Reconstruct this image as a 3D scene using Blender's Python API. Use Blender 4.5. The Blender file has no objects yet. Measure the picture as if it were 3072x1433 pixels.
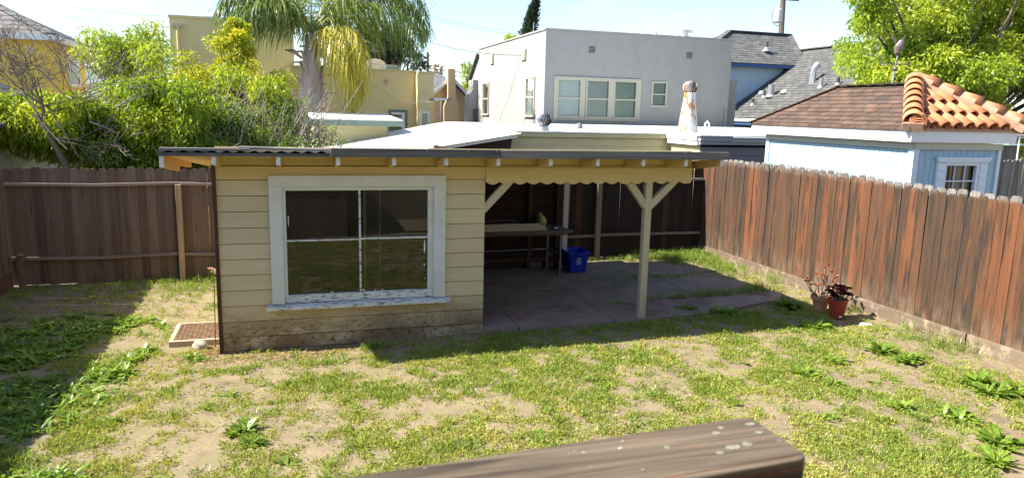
import bpy, bmesh, math, random
import numpy as np
from mathutils import Vector, Matrix

random.seed(7); RNG = np.random.default_rng(11)
scene = bpy.context.scene
COL = scene.collection

# ---------------------------------------------------------------- camera
FPX, YAW, PITCH, ROLL, EYE = 2168.75, math.radians(17.274), math.radians(9.941), math.radians(1.393), 3.0
PW, PH = 3072.0, 1433.0
_f = np.array([math.sin(YAW)*math.cos(PITCH), math.cos(YAW)*math.cos(PITCH), -math.sin(PITCH)])
_r0 = np.array([math.cos(YAW), -math.sin(YAW), 0.0]); _u0 = np.cross(_r0, _f)
_r = math.cos(ROLL)*_r0 + math.sin(ROLL)*_u0
_u = -math.sin(ROLL)*_r0 + math.cos(ROLL)*_u0
cam = bpy.data.cameras.new('camera'); camo = bpy.data.objects.new('camera', cam); COL.objects.link(camo)
cam.sensor_width = 36.0; cam.lens = 36.0*FPX/PW; cam.clip_start = 0.05; cam.clip_end = 3000
m = Matrix.Identity(4)
for i in range(3):
    m[i][0], m[i][1], m[i][2] = _r[i], _u[i], -_f[i]
m[2][3] = EYE
camo.matrix_world = m
cam.dof.use_dof = True; cam.dof.focus_distance = 11.0; cam.dof.aperture_fstop = 4.5
scene.camera = camo

# ---------------------------------------------------------------- light and exposure
SUN = Vector((-2.52, 0.36, 2.5)).normalized()          # towards the sun: left, slightly beyond the shed
sun = bpy.data.lights.new('sun', 'SUN'); suno = bpy.data.objects.new('sun', sun); COL.objects.link(suno)
sun.energy = 5.0; sun.angle = math.radians(0.5); sun.color = (1.0, 0.93, 0.80)
suno.rotation_euler = (-SUN).to_track_quat('-Z', 'Y').to_euler(); suno.location = (-20, 5, 30)
world = bpy.data.worlds.new('World'); scene.world = world; world.use_nodes = True
wn, wl = world.node_tree.nodes, world.node_tree.links
wn.clear()
sky = wn.new('ShaderNodeTexSky'); sky.sky_type = 'NISHITA'; sky.sun_disc = False
sky.sun_elevation = math.asin(SUN.z); sky.sun_rotation = math.atan2(SUN.x, SUN.y)
sky.altitude = 50; sky.air_density = 1.0; sky.dust_density = 0.5; sky.ozone_density = 2.2
wbg = wn.new('ShaderNodeBackground'); wout = wn.new('ShaderNodeOutputWorld'); wbg.inputs[1].default_value = 0.10
wtc = wn.new('ShaderNodeTexCoord'); wmp = wn.new('ShaderNodeMapping'); wmp.inputs['Scale'].default_value = (2.2, 2.2, 9.0)
wno = wn.new('ShaderNodeTexNoise'); wno.inputs['Scale'].default_value = 1.6; wno.inputs['Detail'].default_value = 7; wno.inputs['Roughness'].default_value = 0.6
wcr = wn.new('ShaderNodeValToRGB'); wcr.color_ramp.elements[0].position = 0.58; wcr.color_ramp.elements[1].position = 0.88
wcr.color_ramp.elements[0].color = (0, 0, 0, 1); wcr.color_ramp.elements[1].color = (0.6, 0.6, 0.6, 1)
wmx = wn.new('ShaderNodeMix'); wmx.data_type = 'RGBA'; wmx.inputs['B'].default_value = (5.6, 5.7, 5.8, 1)
wl.new(wtc.outputs['Generated'], wmp.inputs['Vector']); wl.new(wmp.outputs[0], wno.inputs['Vector'])
wl.new(wno.outputs['Fac'], wcr.inputs[0]); wl.new(wcr.outputs[0], wmx.inputs['Factor'])
wl.new(sky.outputs[0], wmx.inputs['A']); wl.new(wmx.outputs['Result'], wbg.inputs[0]); wl.new(wbg.outputs[0], wout.inputs[0])
scene.view_settings.view_transform = 'Standard'; scene.view_settings.look = 'None'
scene.view_settings.exposure = 1.45; scene.view_settings.gamma = 1.0; scene.view_settings.use_curve_mapping = False
scene.cycles.max_bounces = 7; scene.cycles.diffuse_bounces = 4; scene.cycles.transparent_max_bounces = 12

# ---------------------------------------------------------------- measuring helpers (photo pixel -> metre, on a known plane)
def ray(x, y): return _f + _r*((x-PW/2)/FPX) + _u*((PH/2-y)/FPX)
def aty(x, y, v):
    d = ray(x, y); return Vector(np.array([0, 0, EYE]) + d*(v/d[1]))
def atx(x, y, v):
    d = ray(x, y); return Vector(np.array([0, 0, EYE]) + d*(v/d[0]))
def atz(x, y, v):
    d = ray(x, y); return Vector(np.array([0, 0, EYE]) + d*((v-EYE)/d[2]))

# ---------------------------------------------------------------- mesh builder
class MB:
    def __init__(s): s.v = []; s.f = []; s.r = []
    def add(s, vs, fs, r=None):
        n = len(s.v); s.v.extend([tuple(v) for v in vs]); r = random.random() if r is None else r
        for f in fs: s.f.append([i+n for i in f]); s.r.append(r)
        return s
    def box(s, x0, x1, y0, y1, z0, z1, r=None, M=None):
        vs = [Vector((x, y, z)) for z in (z0, z1) for y in (y0, y1) for x in (x0, x1)]
        if M is not None: vs = [M @ v for v in vs]
        return s.add(vs, [(0, 2, 3, 1), (4, 5, 7, 6), (0, 1, 5, 4), (2, 6, 7, 3), (0, 4, 6, 2), (1, 3, 7, 5)], r)
    def prism(s, poly, ext, r=None):
        n = len(poly); ext = Vector(ext); a = [Vector(p) for p in poly]; b = [p+ext for p in a]
        fs = [tuple(range(n)), tuple(range(2*n-1, n-1, -1))]
        fs += [(i, i+n, (i+1) % n + n, (i+1) % n) for i in range(n)]
        return s.add(a+b, fs, r)
    def beam(s, a, b, w, h, r=None, up=(0, 0, 1)):
        a, b = Vector(a), Vector(b); d = (b-a).normalized(); sx = d.cross(Vector(up))
        if sx.length < 1e-4: sx = d.cross(Vector((0, 1, 0)))
        sx.normalize(); sy = sx.cross(d).normalized()
        vs = [p + sx*(i*w/2) + sy*(j*h/2) for p in (a, b) for i, j in ((-1, -1), (1, -1), (1, 1), (-1, 1))]
        return s.add(vs, [(3, 2, 1, 0), (4, 5, 6, 7), (0, 1, 5, 4), (1, 2, 6, 5), (2, 3, 7, 6), (3, 0, 4, 7)], r)
    def tube(s, pts, rad, n=6, r=None, cap=True):
        pts = [Vector(p) for p in pts]
        if not hasattr(rad, '__len__'): rad = [rad]*len(pts)
        vs = []; fs = []; ref = Vector((0.31, 0.72, 0.62))
        for i, p in enumerate(pts):
            d = (pts[min(i+1, len(pts)-1)] - pts[max(i-1, 0)]).normalized()
            a = d.cross(ref)
            if a.length < 1e-3: a = d.cross(Vector((1, 0, 0)))
            a.normalize(); b = d.cross(a)
            vs += [p + (a*math.cos(2*math.pi*k/n) + b*math.sin(2*math.pi*k/n))*rad[i] for k in range(n)]
        for i in range(len(pts)-1):
            fs += [(i*n+k, i*n+(k+1) % n, (i+1)*n+(k+1) % n, (i+1)*n+k) for k in range(n)]
        if cap: fs += [tuple(range(n-1, -1, -1)), tuple(range((len(pts)-1)*n, len(pts)*n))]
        return s.add(vs, fs, r)
    def lathe(s, prof, c=(0, 0, 0), n=20, r=None, cap=True):
        c = Vector(c); vs = [c + Vector((q*math.cos(2*math.pi*k/n), q*math.sin(2*math.pi*k/n), z)) for q, z in prof for k in range(n)]
        fs = [(i*n+k, i*n+(k+1) % n, (i+1)*n+(k+1) % n, (i+1)*n+k) for i in range(len(prof)-1) for k in range(n)]
        if cap: fs += [tuple(range(n-1, -1, -1)), tuple(range((len(prof)-1)*n, len(prof)*n))]
        return s.add(vs, fs, r)
    def build(s, name, mat, parent=None, local=False, bevel=0, smooth=False):
        me = bpy.data.meshes.new(name)
        off = Vector((0, 0, 0)) if (local or parent is None) else parent.location
        me.from_pydata([Vector(v)-off for v in s.v], [], s.f); me.update()
        at = me.attributes.new('rnd', 'FLOAT', 'FACE'); at.data.foreach_set('value', np.array(s.r, dtype=np.float32))
        if smooth: me.polygons.foreach_set('use_smooth', [True]*len(me.polygons))
        bm = bmesh.new(); bm.from_mesh(me); bmesh.ops.recalc_face_normals(bm, faces=bm.faces); bm.to_mesh(me); bm.free()
        me.materials.append(mat)
        o = bpy.data.objects.new(name, me); COL.objects.link(o); o.parent = parent
        if bevel:
            b = o.modifiers.new('bevel', 'BEVEL'); b.width = bevel; b.segments = 2; b.limit_method = 'ANGLE'
        return o

def np_mesh(name, V, F, rnd, mat, parent=None, off=None):
    me = bpy.data.meshes.new(name); V = np.asarray(V, np.float32); F = np.asarray(F, np.int32); k = F.shape[1]
    if parent is not None: V = V - np.array(parent.location, np.float32)
    me.vertices.add(len(V)); me.vertices.foreach_set('co', V.ravel())
    me.loops.add(F.size); me.loops.foreach_set('vertex_index', F.ravel())
    me.polygons.add(len(F)); me.polygons.foreach_set('loop_start', np.arange(0, F.size, k, dtype=np.int32))
    me.polygons.foreach_set('loop_total', np.full(len(F), k, np.int32)); me.update(calc_edges=True)
    at = me.attributes.new('rnd', 'FLOAT', 'FACE'); at.data.foreach_set('value', np.asarray(rnd, np.float32))
    me.materials.append(mat); o = bpy.data.objects.new(name, me); COL.objects.link(o); o.parent = parent
    return o

def tag(o, label=None, cat=None, group=None, kind=None):
    if label: o['label'] = label
    if cat: o['category'] = cat
    if group: o['group'] = group
    if kind: o['kind'] = kind
    return o
def thing(name, loc, label, cat, group=None, rz=0):
    o = bpy.data.objects.new(name, None); COL.objects.link(o); o.location = loc; o.rotation_euler = (0, 0, rz)
    o.empty_display_size = 0.2
    return tag(o, label, cat, group)
def copy_tree(o, loc=None):
    c = o.copy(); COL.objects.link(c)
    if loc is not None: c.location = loc
    for ch in [k for k in bpy.data.objects if k.parent == o]:
        d = ch.copy(); COL.objects.link(d); d.parent = c
        for g in [k for k in bpy.data.objects if k.parent == ch]:
            e = g.copy(); COL.objects.link(e); e.parent = d
    return c

# ---------------------------------------------------------------- materials
MATS = {}
def new_mat(name):
    mt = bpy.data.materials.new(name); mt.use_nodes = True; MATS[name] = mt
    return mt, mt.node_tree.nodes, mt.node_tree.links, mt.node_tree.nodes['Principled BSDF']
def c4(c): return (c[0], c[1], c[2], 1)
def coords(n, l, scale, jitter=True, rot=None):
    tc = n.new('ShaderNodeTexCoord'); mp = n.new('ShaderNodeMapping'); mp.inputs['Scale'].default_value = scale
    if rot: mp.inputs['Rotation'].default_value = rot
    src = tc.outputs['Object']
    if jitter:
        at = n.new('ShaderNodeAttribute'); at.attribute_name = 'rnd'
        ml = n.new('ShaderNodeMath'); ml.operation = 'MULTIPLY'; ml.inputs[1].default_value = 57.3
        ad = n.new('ShaderNodeVectorMath'); ad.operation = 'ADD'
        l.new(at.outputs['Fac'], ml.inputs[0]); l.new(src, ad.inputs[0]); l.new(ml.outputs[0], ad.inputs[1]); src = ad.outputs[0]
    l.new(src, mp.inputs['Vector']); return mp.outputs[0]
def noise(n, l, vec, scale=1.0, detail=5, rough=0.55, dist=0.0):
    t = n.new('ShaderNodeTexNoise'); t.inputs['Scale'].default_value = scale; t.inputs['Detail'].default_value = detail
    t.inputs['Roughness'].default_value = rough; t.inputs['Distortion'].default_value = dist; l.new(vec, t.inputs['Vector']); return t.outputs['Fac']
def ramp(n, l, fac, stops):
    r = n.new('ShaderNodeValToRGB'); e = r.color_ramp.elements
    while len(e) < len(stops): e.new(0.5)
    for k, (p, c) in zip(e, stops): k.position = p; k.color = c4(c)
    l.new(fac, r.inputs[0]); return r.outputs[0]
def mix(n, l, a, b, fac, blend='MIX'):
    x = n.new('ShaderNodeMix'); x.data_type = 'RGBA'; x.blend_type = blend
    for sock, v in (('A', a), ('B', b), ('Factor', fac)):
        if isinstance(v, (int, float)): x.inputs[sock].default_value = v
        elif isinstance(v, tuple): x.inputs[sock].default_value = c4(v)
        else: l.new(v, x.inputs[sock])
    return x.outputs['Result']
def maprange(n, l, v, a, b, c=0.0, d=1.0):
    x = n.new('ShaderNodeMapRange'); x.interpolation_type = 'SMOOTHSTEP'
    for i, k in enumerate((a, b, c, d)): x.inputs[i+1].default_value = k
    l.new(v, x.inputs[0]); return x.outputs[0]
def mat(name, stops, scale=(6, 6, 6), detail=5, rough=0.85, bump=0.15, rnd=0.0, rndcol=None, layers=(), spec=0.25, metal=0.0, dist=0.0, bumpd=0.01, jitter=True, nrough=0.55):
    """procedural surface: noise ramp, per-piece tint, and stain/wear layers (colour, scale, lo, hi, zlo, zhi, fade)"""
    mt, n, l, b = new_mat(name)
    vec = coords(n, l, scale, jitter); fac = noise(n, l, vec, 1.0, detail, nrough, dist)
    col = ramp(n, l, fac, stops)
    if rnd or rndcol:
        at = n.new('ShaderNodeAttribute'); at.attribute_name = 'rnd'
        if rndcol: col = mix(n, l, col, ramp(n, l, at.outputs['Fac'], rndcol), rnd)
        else:
            v = maprange(n, l, at.outputs['Fac'], 0, 1, 1-rnd, 1+rnd)
            col = mix(n, l, col, v, 1.0, 'MULTIPLY')
    for (lc, ls, lo, hi, zlo, zhi) in layers:
        lv = coords(n, l, ls, jitter); fa = maprange(n, l, noise(n, l, lv, 1.0, 6, 0.65), lo, hi)
        if zlo is not None:
            tc = n.new('ShaderNodeTexCoord'); sp = n.new('ShaderNodeSeparateXYZ'); l.new(tc.outputs['Object'], sp.inputs[0])
            zz = maprange(n, l, sp.outputs[2], zlo, zhi, 1.0, 0.0) if zlo < zhi else maprange(n, l, sp.outputs[2], zhi, zlo, 0.0, 1.0)
            mm = n.new('ShaderNodeMath'); mm.operation = 'MULTIPLY'; l.new(fa, mm.inputs[0]); l.new(zz, mm.inputs[1]); fa = mm.outputs[0]
        col = mix(n, l, col, lc, fa)
    l.new(col, b.inputs['Base Color']); b.inputs['Roughness'].default_value = rough
    b.inputs['Specular IOR Level'].default_value = spec; b.inputs['Metallic'].default_value = metal
    if bump:
        bp = n.new('ShaderNodeBump'); bp.inputs['Strength'].default_value = bump; bp.inputs['Distance'].default_value = bumpd
        l.new(fac, bp.inputs['Height']); l.new(bp.outputs[0], b.inputs['Normal'])
    return mt
def leafmat(name, stops, trans=0.45, gloss=0.06, grough=0.35):
    mt, n, l, b = new_mat(name); n.remove(b); out = n['Material Output']
    at = n.new('ShaderNodeAttribute'); at.attribute_name = 'rnd'
    col = ramp(n, l, at.outputs['Fac'], stops)
    d = n.new('ShaderNodeBsdfDiffuse'); t = n.new('ShaderNodeBsdfTranslucent'); g = n.new('ShaderNodeBsdfGlossy'); g.inputs['Roughness'].default_value = grough
    warm = mix(n, l, col, (1.0, 0.95, 0.55), 1.0, 'MULTIPLY')
    l.new(col, d.inputs[0]); l.new(warm, t.inputs[0])
    m1 = n.new('ShaderNodeMixShader'); m1.inputs[0].default_value = trans; l.new(d.outputs[0], m1.inputs[1]); l.new(t.outputs[0], m1.inputs[2])
    m2 = n.new('ShaderNodeMixShader'); m2.inputs[0].default_value = gloss; l.new(m1.outputs[0], m2.inputs[1]); l.new(g.outputs[0], m2.inputs[2])
    l.new(m2.outputs[0], out.inputs[0]); return mt
def glassmat(name, tint=(0.8, 0.85, 0.82), ior=1.7, rough=0.01, dust_haze=0.0):
    mt, n, l, b = new_mat(name); n.remove(b); out = n['Material Output']
    fr = n.new('ShaderNodeFresnel'); fr.inputs[0].default_value = ior
    t = n.new('ShaderNodeBsdfTransparent'); t.inputs[0].default_value = c4(tint)
    g = n.new('ShaderNodeBsdfGlossy'); g.inputs['Roughness'].default_value = rough
    vec = coords(n, l, (1.2, 1.2, 1.2), False); bp = n.new('ShaderNodeBump'); bp.inputs['Strength'].default_value = 0.05; bp.inputs['Distance'].default_value = 0.02
    l.new(noise(n, l, vec, 1.0, 2), bp.inputs['Height']); l.new(bp.outputs[0], g.inputs['Normal'])
    mx = n.new('ShaderNodeMixShader'); l.new(fr.outputs[0], mx.inputs[0]); l.new(t.outputs[0], mx.inputs[1]); l.new(g.outputs[0], mx.inputs[2])
    if dust_haze:  # diffuse film on the glass, brightening the panes like a paler reflection
        df = n.new('ShaderNodeBsdfDiffuse'); df.inputs[0].default_value = (0.30, 0.26, 0.19, 1); m3 = n.new('ShaderNodeMixShader')
        dn_ = n.new('ShaderNodeMath'); dn_.operation = 'MULTIPLY'; dn_.inputs[1].default_value = dust_haze*2; l.new(noise(n, l, coords(n, l, (5, 5, 3), False), 1.0, 6), dn_.inputs[0]); l.new(dn_.outputs[0], m3.inputs[0]); l.new(mx.outputs[0], m3.inputs[1]); l.new(df.outputs[0], m3.inputs[2]); mx = m3
    l.new(mx.outputs[0], out.inputs[0]); return mt
def flat(name, c, rough=0.7, metal=0.0, v=0.12, sc=8, bump=0.05, layers=(), spec=0.3):
    return mat(name, [(0.3, tuple(k*(1-v) for k in c)), (0.7, tuple(min(1, k*(1+v)) for k in c))], (sc, sc, sc), rough=rough, metal=metal, bump=bump, layers=layers, spec=spec)

def wood(name, dark, light, axis=2, k=1.0, rnd=0.25, rndcol=None, layers=(), rough=0.85, bump=0.35):
    s = [22*k]*3; s[axis] = 1.1*k
    return mat(name, [(0.28, dark), (0.5, tuple((a+b)/2 for a, b in zip(dark, light))), (0.72, light)], tuple(s), detail=6, rough=rough, bump=bump, rnd=rnd, rndcol=rndcol, layers=layers, dist=0.6, bumpd=0.006)

M_dirt = mat('dry_dirt', [(0.25, (0.13, 0.097, 0.061)), (0.5, (0.225, 0.172, 0.112)), (0.78, (0.31, 0.24, 0.16))], (3.5, 3.5, 3.5), detail=9, rough=0.95, bump=0.55, bumpd=0.03, jitter=False, nrough=0.68,
             layers=[((0.30, 0.225, 0.125), (8, 8, 8), 0.58, 0.74, None, None), ((0.075, 0.055, 0.036), (22, 22, 22), 0.56, 0.70, None, None), ((0.40, 0.33, 0.24), (31, 31, 31), 0.62, 0.70, None, None), ((0.10, 0.075, 0.048), (4, 4, 4), 0.60, 0.74, None, None), ((0.20, 0.185, 0.085), (5.5, 5.5, 5.5), 0.46, 0.66, None, None)])
M_slab = mat('patio_concrete', [(0.3, (0.165, 0.135, 0.108)), (0.7, (0.265, 0.217, 0.172))], (2.5, 2.5, 2.5), detail=8, rough=0.9, bump=0.2, jitter=False,
             layers=[((0.16, 0.07, 0.062), (1.0, 1.0, 1.0), 0.61, 0.68, None, None), ((0.29, 0.25, 0.20), (3, 3, 3), 0.6, 0.75, None, None), ((0.06, 0.052, 0.046), (5, 5, 5), 0.66, 0.8, None, None)])
M_slabp = mat('patio_pink_concrete', [(0.3, (0.22, 0.155, 0.125)), (0.7, (0.31, 0.23, 0.19))], (2, 2, 2), detail=8, rough=0.9, bump=0.2, jitter=False,
             layers=[((0.17, 0.085, 0.075), (1.3, 1.3, 1.3), 0.52, 0.7, None, None), ((0.32, 0.27, 0.21), (6, 6, 6), 0.62, 0.75, None, None)])
_spl = ((0.11, 0.07, 0.04), (34, 60, 60), 0.56, 0.64, 0.10, 0.72)
M_cream = mat('cream_paint', [(0.3, (0.57, 0.455, 0.29)), (0.7, (0.64, 0.525, 0.345))], (2, 14, 14), rough=0.75, bump=0.12, rnd=0.05,
              layers=[((0.25, 0.165, 0.09), (1.6, 2.2, 2.2), 0.32, 0.62, 0.14, 0.66), ((0.14, 0.085, 0.045), (13, 22, 22), 0.50, 0.64, 0.10, 0.62), _spl, ((0.22, 0.15, 0.08), (16, 60, 60), 0.70, 0.76, None, None), ((0.74, 0.68, 0.55), (4, 30, 30), 0.72, 0.8, None, None)])
M_gold = mat('bounce_yellowed_eave_paint', [(0.3, (0.58, 0.435, 0.20)), (0.7, (0.64, 0.495, 0.25))], (3, 14, 14), rough=0.75, bump=0.12, rnd=0.05,
             layers=[((0.25, 0.16, 0.06), (12, 40, 40), 0.68, 0.75, None, None)])  # eave paint, yellowed to stand for warm bounce light on the frieze
M_bouncewood = mat('bounce_orange_board', [(0.3, (0.60, 0.34, 0.12)), (0.7, (0.70, 0.44, 0.18))], (14, 3, 14), rough=0.8, bump=0.15, rnd=0.05)  # orange tone paints in the bounce light on the barge board
M_white = mat('old_white_paint', [(0.3, (0.60, 0.60, 0.59)), (0.7, (0.70, 0.70, 0.69))], (5, 5, 5), rough=0.6, bump=0.1,
              layers=[((0.36, 0.31, 0.23), (9, 30, 9), 0.66, 0.74, None, None)])
M_peel = mat('peeling_white_paint', [(0.3, (0.62, 0.63, 0.63)), (0.7, (0.71, 0.72, 0.72))], (5, 5, 5), rough=0.7, bump=0.3,
             layers=[((0.16, 0.13, 0.10), (10, 45, 45), 0.54, 0.58, None, None)])
M_post = mat('post_cream_paint', [(0.3, (0.48, 0.41, 0.27)), (0.7, (0.55, 0.48, 0.33))], (10, 10, 1.5), rough=0.75, bump=0.15,
             layers=[((0.25, 0.16, 0.09), (14, 14, 6), 0.5, 0.65, 0.1, 0.45)])
M_rustwood = mat('dark_corner_board', [(0.3, (0.055, 0.025, 0.018)), (0.7, (0.11, 0.055, 0.035))], (20, 20, 2), rough=0.8, bump=0.3)
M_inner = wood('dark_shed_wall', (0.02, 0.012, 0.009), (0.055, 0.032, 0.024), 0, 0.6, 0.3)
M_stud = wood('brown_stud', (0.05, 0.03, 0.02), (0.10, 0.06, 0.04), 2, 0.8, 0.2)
M_roofsheet = mat('dark_corrugated_roof', [(0.3, (0.05, 0.05, 0.055)), (0.7, (0.13, 0.125, 0.12))], (3, 1, 3), rough=0.6, bump=0.1)
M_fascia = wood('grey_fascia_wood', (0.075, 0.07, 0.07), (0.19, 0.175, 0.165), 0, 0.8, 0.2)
M_batten = wood('silver_batten_wood', (0.17, 0.15, 0.13), (0.34, 0.31, 0.28), 0, 0.8, 0.2)
_fence_dark = [(0.0, (0.085, 0.062, 0.049)), (0.5, (0.155, 0.112, 0.086)), (1.0, (0.24, 0.18, 0.14))]
M_fencedark = wood('brown_fence_wood', (0.075, 0.045, 0.035), (0.20, 0.125, 0.09), 2, 0.9, 0.5, _fence_dark,
                   layers=[((0.33, 0.28, 0.22), (10, 10, 5), 0.68, 0.78, None, None), ((0.04, 0.028, 0.024), (26, 26, 1.3), 0.58, 0.7, None, None)])
M_fenceblack = wood('shade_darkened_fence_wood', (0.016, 0.012, 0.011), (0.055, 0.036, 0.027), 2, 0.9, 0.3, [(0.0, (0.018, 0.014, 0.012)), (0.75, (0.035, 0.024, 0.019)), (0.88, (0.06, 0.035, 0.023)), (1.0, (0.20, 0.085, 0.04))])  # near-black tone carries the shade on this fence; orange boards are wood colour
_fo = [(0.0, (0.036, 0.025, 0.018)), (0.4, (0.062, 0.037, 0.023)), (0.62, (0.11, 0.047, 0.022)), (0.85, (0.17, 0.057, 0.021)), (1.0, (0.21, 0.073, 0.026))]
M_fenceorange = wood('redwood_fence', (0.042, 0.028, 0.020), (0.145, 0.074, 0.040), 2, 0.7, 0.58, _fo,
                     layers=[((0.028, 0.023, 0.019), (11, 11, 1.1), 0.46, 0.68, None, None), ((0.22, 0.070, 0.022), (8, 8, 0.9), 0.54, 0.78, None, None),
                             ((0.16, 0.135, 0.11), (9, 40, 1.6), 0.66, 0.80, None, None), ((0.03, 0.02, 0.015), (12, 12, 6), 0.70, 0.76, None, None), ((0.19, 0.165, 0.14), (9, 9, 9), 0.35, 0.65, 2.14, 2.02), ((0.16, 0.12, 0.082), (5, 5, 3), 0.35, 0.75, 0.25, 0.8)])
M_kick = wood('dusty_kickboard', (0.13, 0.096, 0.068), (0.23, 0.175, 0.125), 1, 0.7, 0.2, None, layers=[((0.31, 0.25, 0.18), (6, 6, 6), 0.5, 0.7, None, None)])
M_kickdark = wood('brown_kickboard', (0.10, 0.06, 0.045), (0.2, 0.12, 0.085), 1, 0.7, 0.2)
M_rail = wood('fence_rail_wood', (0.19, 0.145, 0.115), (0.36, 0.285, 0.225), 0, 0.8, 0.2)
M_fpost = wood('olive_fence_post', (0.24, 0.185, 0.115), (0.38, 0.30, 0.195), 2, 0.8, 0.2)
M_greyfence = wood('silver_fence_wood', (0.10, 0.095, 0.085), (0.24, 0.22, 0.20), 2, 0.8, 0.3)
M_deck = wood('weathered_deck_rail', (0.026, 0.019, 0.013), (0.155, 0.118, 0.082), 0, 1.6, 0.1, None, rough=0.7,
              layers=[((0.20, 0.085, 0.045), (3, 12, 9), 0.56, 0.74, None, None), ((0.50, 0.50, 0.42), (12, 24, 12), 0.665, 0.69, None, None)])
M_glass = glassmat('window_glass', (0.72, 0.74, 0.70), 1.7, 0.01, 0.07)
M_steel = flat('galvanised_pipe', (0.30, 0.31, 0.31), 0.45, 0.7)
M_rust = flat('rusty_steel', (0.36, 0.235, 0.155), 0.8, 0.2, 0.35, 20)
M_bin = flat('blue_bin_plastic', (0.012, 0.035, 0.42), 0.4, 0, 0.06, 5)
M_print = flat('white_print', (0.75, 0.77, 0.85), 0.6)
M_vinyl = flat('cream_vinyl', (0.72, 0.68, 0.52), 0.5, 0, 0.08)
M_oldplank = wood('old_grey_plank', (0.06, 0.055, 0.05), (0.2, 0.18, 0.16), 0, 0.8)
M_top = wood('bench_plank', (0.13, 0.11, 0.09), (0.27, 0.23, 0.19), 0, 0.8)
M_block = flat('concrete_block', (0.17, 0.13, 0.115), 0.95, 0, 0.2, 30, 0.3)
M_terra = mat('terracotta_clay', [(0.3, (0.42, 0.21, 0.115)), (0.7, (0.54, 0.30, 0.17))], (6, 6, 6), rough=0.9, bump=0.1, layers=[((0.52, 0.42, 0.30), (5, 5, 5), 0.55, 0.7, None, None)])
M_redpot = flat('red_plastic', (0.30, 0.045, 0.028), 0.45, 0, 0.15, 10)
M_soil = flat('potting_soil', (0.07, 0.05, 0.035), 0.95, 0, 0.3, 40, 0.4)
M_stone = flat('pale_stone', (0.52, 0.47, 0.38), 0.9, 0, 0.15, 15, 0.3)
M_gstone = flat('grey_stone', (0.36, 0.33, 0.27), 0.9, 0, 0.15, 15, 0.3)

# ================================================================ terrain
def vnoise(x, y, seed=0):
    x = np.asarray(x, float); y = np.asarray(y, float)
    xi = np.floor(x).astype(int); yi = np.floor(y).astype(int); fx = x-xi; fy = y-yi
    fx = fx*fx*(3-2*fx); fy = fy*fy*(3-2*fy)
    def h(a, b):
        k = np.sin(a*127.1 + b*311.7 + seed*74.7)*43758.5453; return k-np.floor(k)
    return (h(xi, yi)*(1-fx)+h(xi+1, yi)*fx)*(1-fy) + (h(xi, yi+1)*(1-fx)+h(xi+1, yi+1)*fx)*fy
def fbm(x, y, seed=0, o=4):
    s = 0; a = 0.5; t = 0
    for i in range(o):
        th = 0.6+1.1*i+0.37*seed; cx, sx = math.cos(th), math.sin(th)
        s = s + a*vnoise((x*cx-y*sx)*2**i+3.7*i, (x*sx+y*cx)*2**i, seed+i*13); t += a; a *= 0.55
    return s/t
def gz0(x, y):
    t = np.clip((np.asarray(x, float)+1.2)/6.0, 0, 1); return 0.105*t*t*(3-2*t)
def gz(x, y):
    x = np.asarray(x, float); y = np.asarray(y, float)
    w = np.clip((9.5-np.abs(x-2))/2, 0, 1)*np.clip((14-np.abs(y-4))/3, 0, 1)
    onslab = (x > 2.3) & (x < 8.0) & (y > 8.9) & (y < 13.3)
    b = (fbm(x*1.3, y*1.3, 5)-0.5)*0.05 + (fbm(x*6, y*6, 9)-0.5)*0.022
    return gz0(x, y) + w*np.where(onslab, -0.01+0.3*b, b)
def gridline(lo, hi, step, far):
    a = np.arange(lo, hi+1e-6, step); out = []; d = step; p = hi
    while p < far: d *= 1.5; p += d; out.append(p)
    neg = []; d = step; p = lo
    while p > -far: d *= 1.5; p -= d; neg.append(p)
    return np.array(neg[::-1] + list(a) + out)
gx = gridline(-6, 10, 0.09, 900); gy = gridline(2, 14.5, 0.09, 900)
GX, GY = np.meshgrid(gx, gy); GZ = gz(GX, GY)
nx, ny = len(gx), len(gy); I = np.arange(nx*ny).reshape(ny, nx)
Fq = np.stack([I[:-1, :-1], I[:-1, 1:], I[1:, 1:], I[1:, :-1]], -1).reshape(-1, 4)
g = np_mesh('ground', np.stack([GX, GY, GZ], -1).reshape(-1, 3), Fq, np.zeros(len(Fq)), M_dirt); tag(g, kind='structure')
g.data.polygons.foreach_set('use_smooth', [True]*len(g.data.polygons))

mb = MB()
for px0, px1, a, b in ((2.42, 4.35, 9.82, 9.86), (4.37, 6.3, 9.87, 9.93), (6.32, 7.75, 9.94, 10.12)):
    for y0, y1 in ((0, 1.55), (1.57, 2.95)):
        e = 0 if px0 < 6 or y0 == 0 else 0.9
        mb.prism([(px0, a+y0, 0.13), (px1, b+y0, 0.135), (px1-(0.35 if px1 > 7 else 0), b+min(y1, 2.95-e), 0.135), (px0, a+min(y1, 2.95-e*0.3), 0.13)], (0, 0, -0.2))
tag(mb.build('patio', M_slab), kind='structure')
mb = MB()
for px0, px1, a, b, c, d in ((2.42, 2.92, 8.98, 9.0, 9.80, 9.80), (2.94, 4.35, 8.99, 8.98, 9.80, 9.84), (4.37, 5.75, 8.98, 9.05, 9.85, 9.90), (5.77, 7.8, 9.06, 9.62, 9.90, 10.09)):
    mb.prism([(px0, a, 0.128), (px1, b, 0.133), (px1, d, 0.133), (px0, c, 0.128)], (0, 0, -0.2))
tag(mb.build('patio_edge', M_slabp), kind='structure')

# ================================================================ garden shed with carport roof
S = thing('garden_shed', (-0.823, 9.138, 0), 'cream lap-sided garden shed with big white window and open scalloped carport', 'shed', None, math.radians(-1.0))
SM = Matrix.Translation(S.location) @ Matrix.Rotation(math.radians(-1.0), 4, 'Z')
def sb(mb, name, mat, **k): return mb.build(name, mat, S, local=True, **k)
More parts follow.
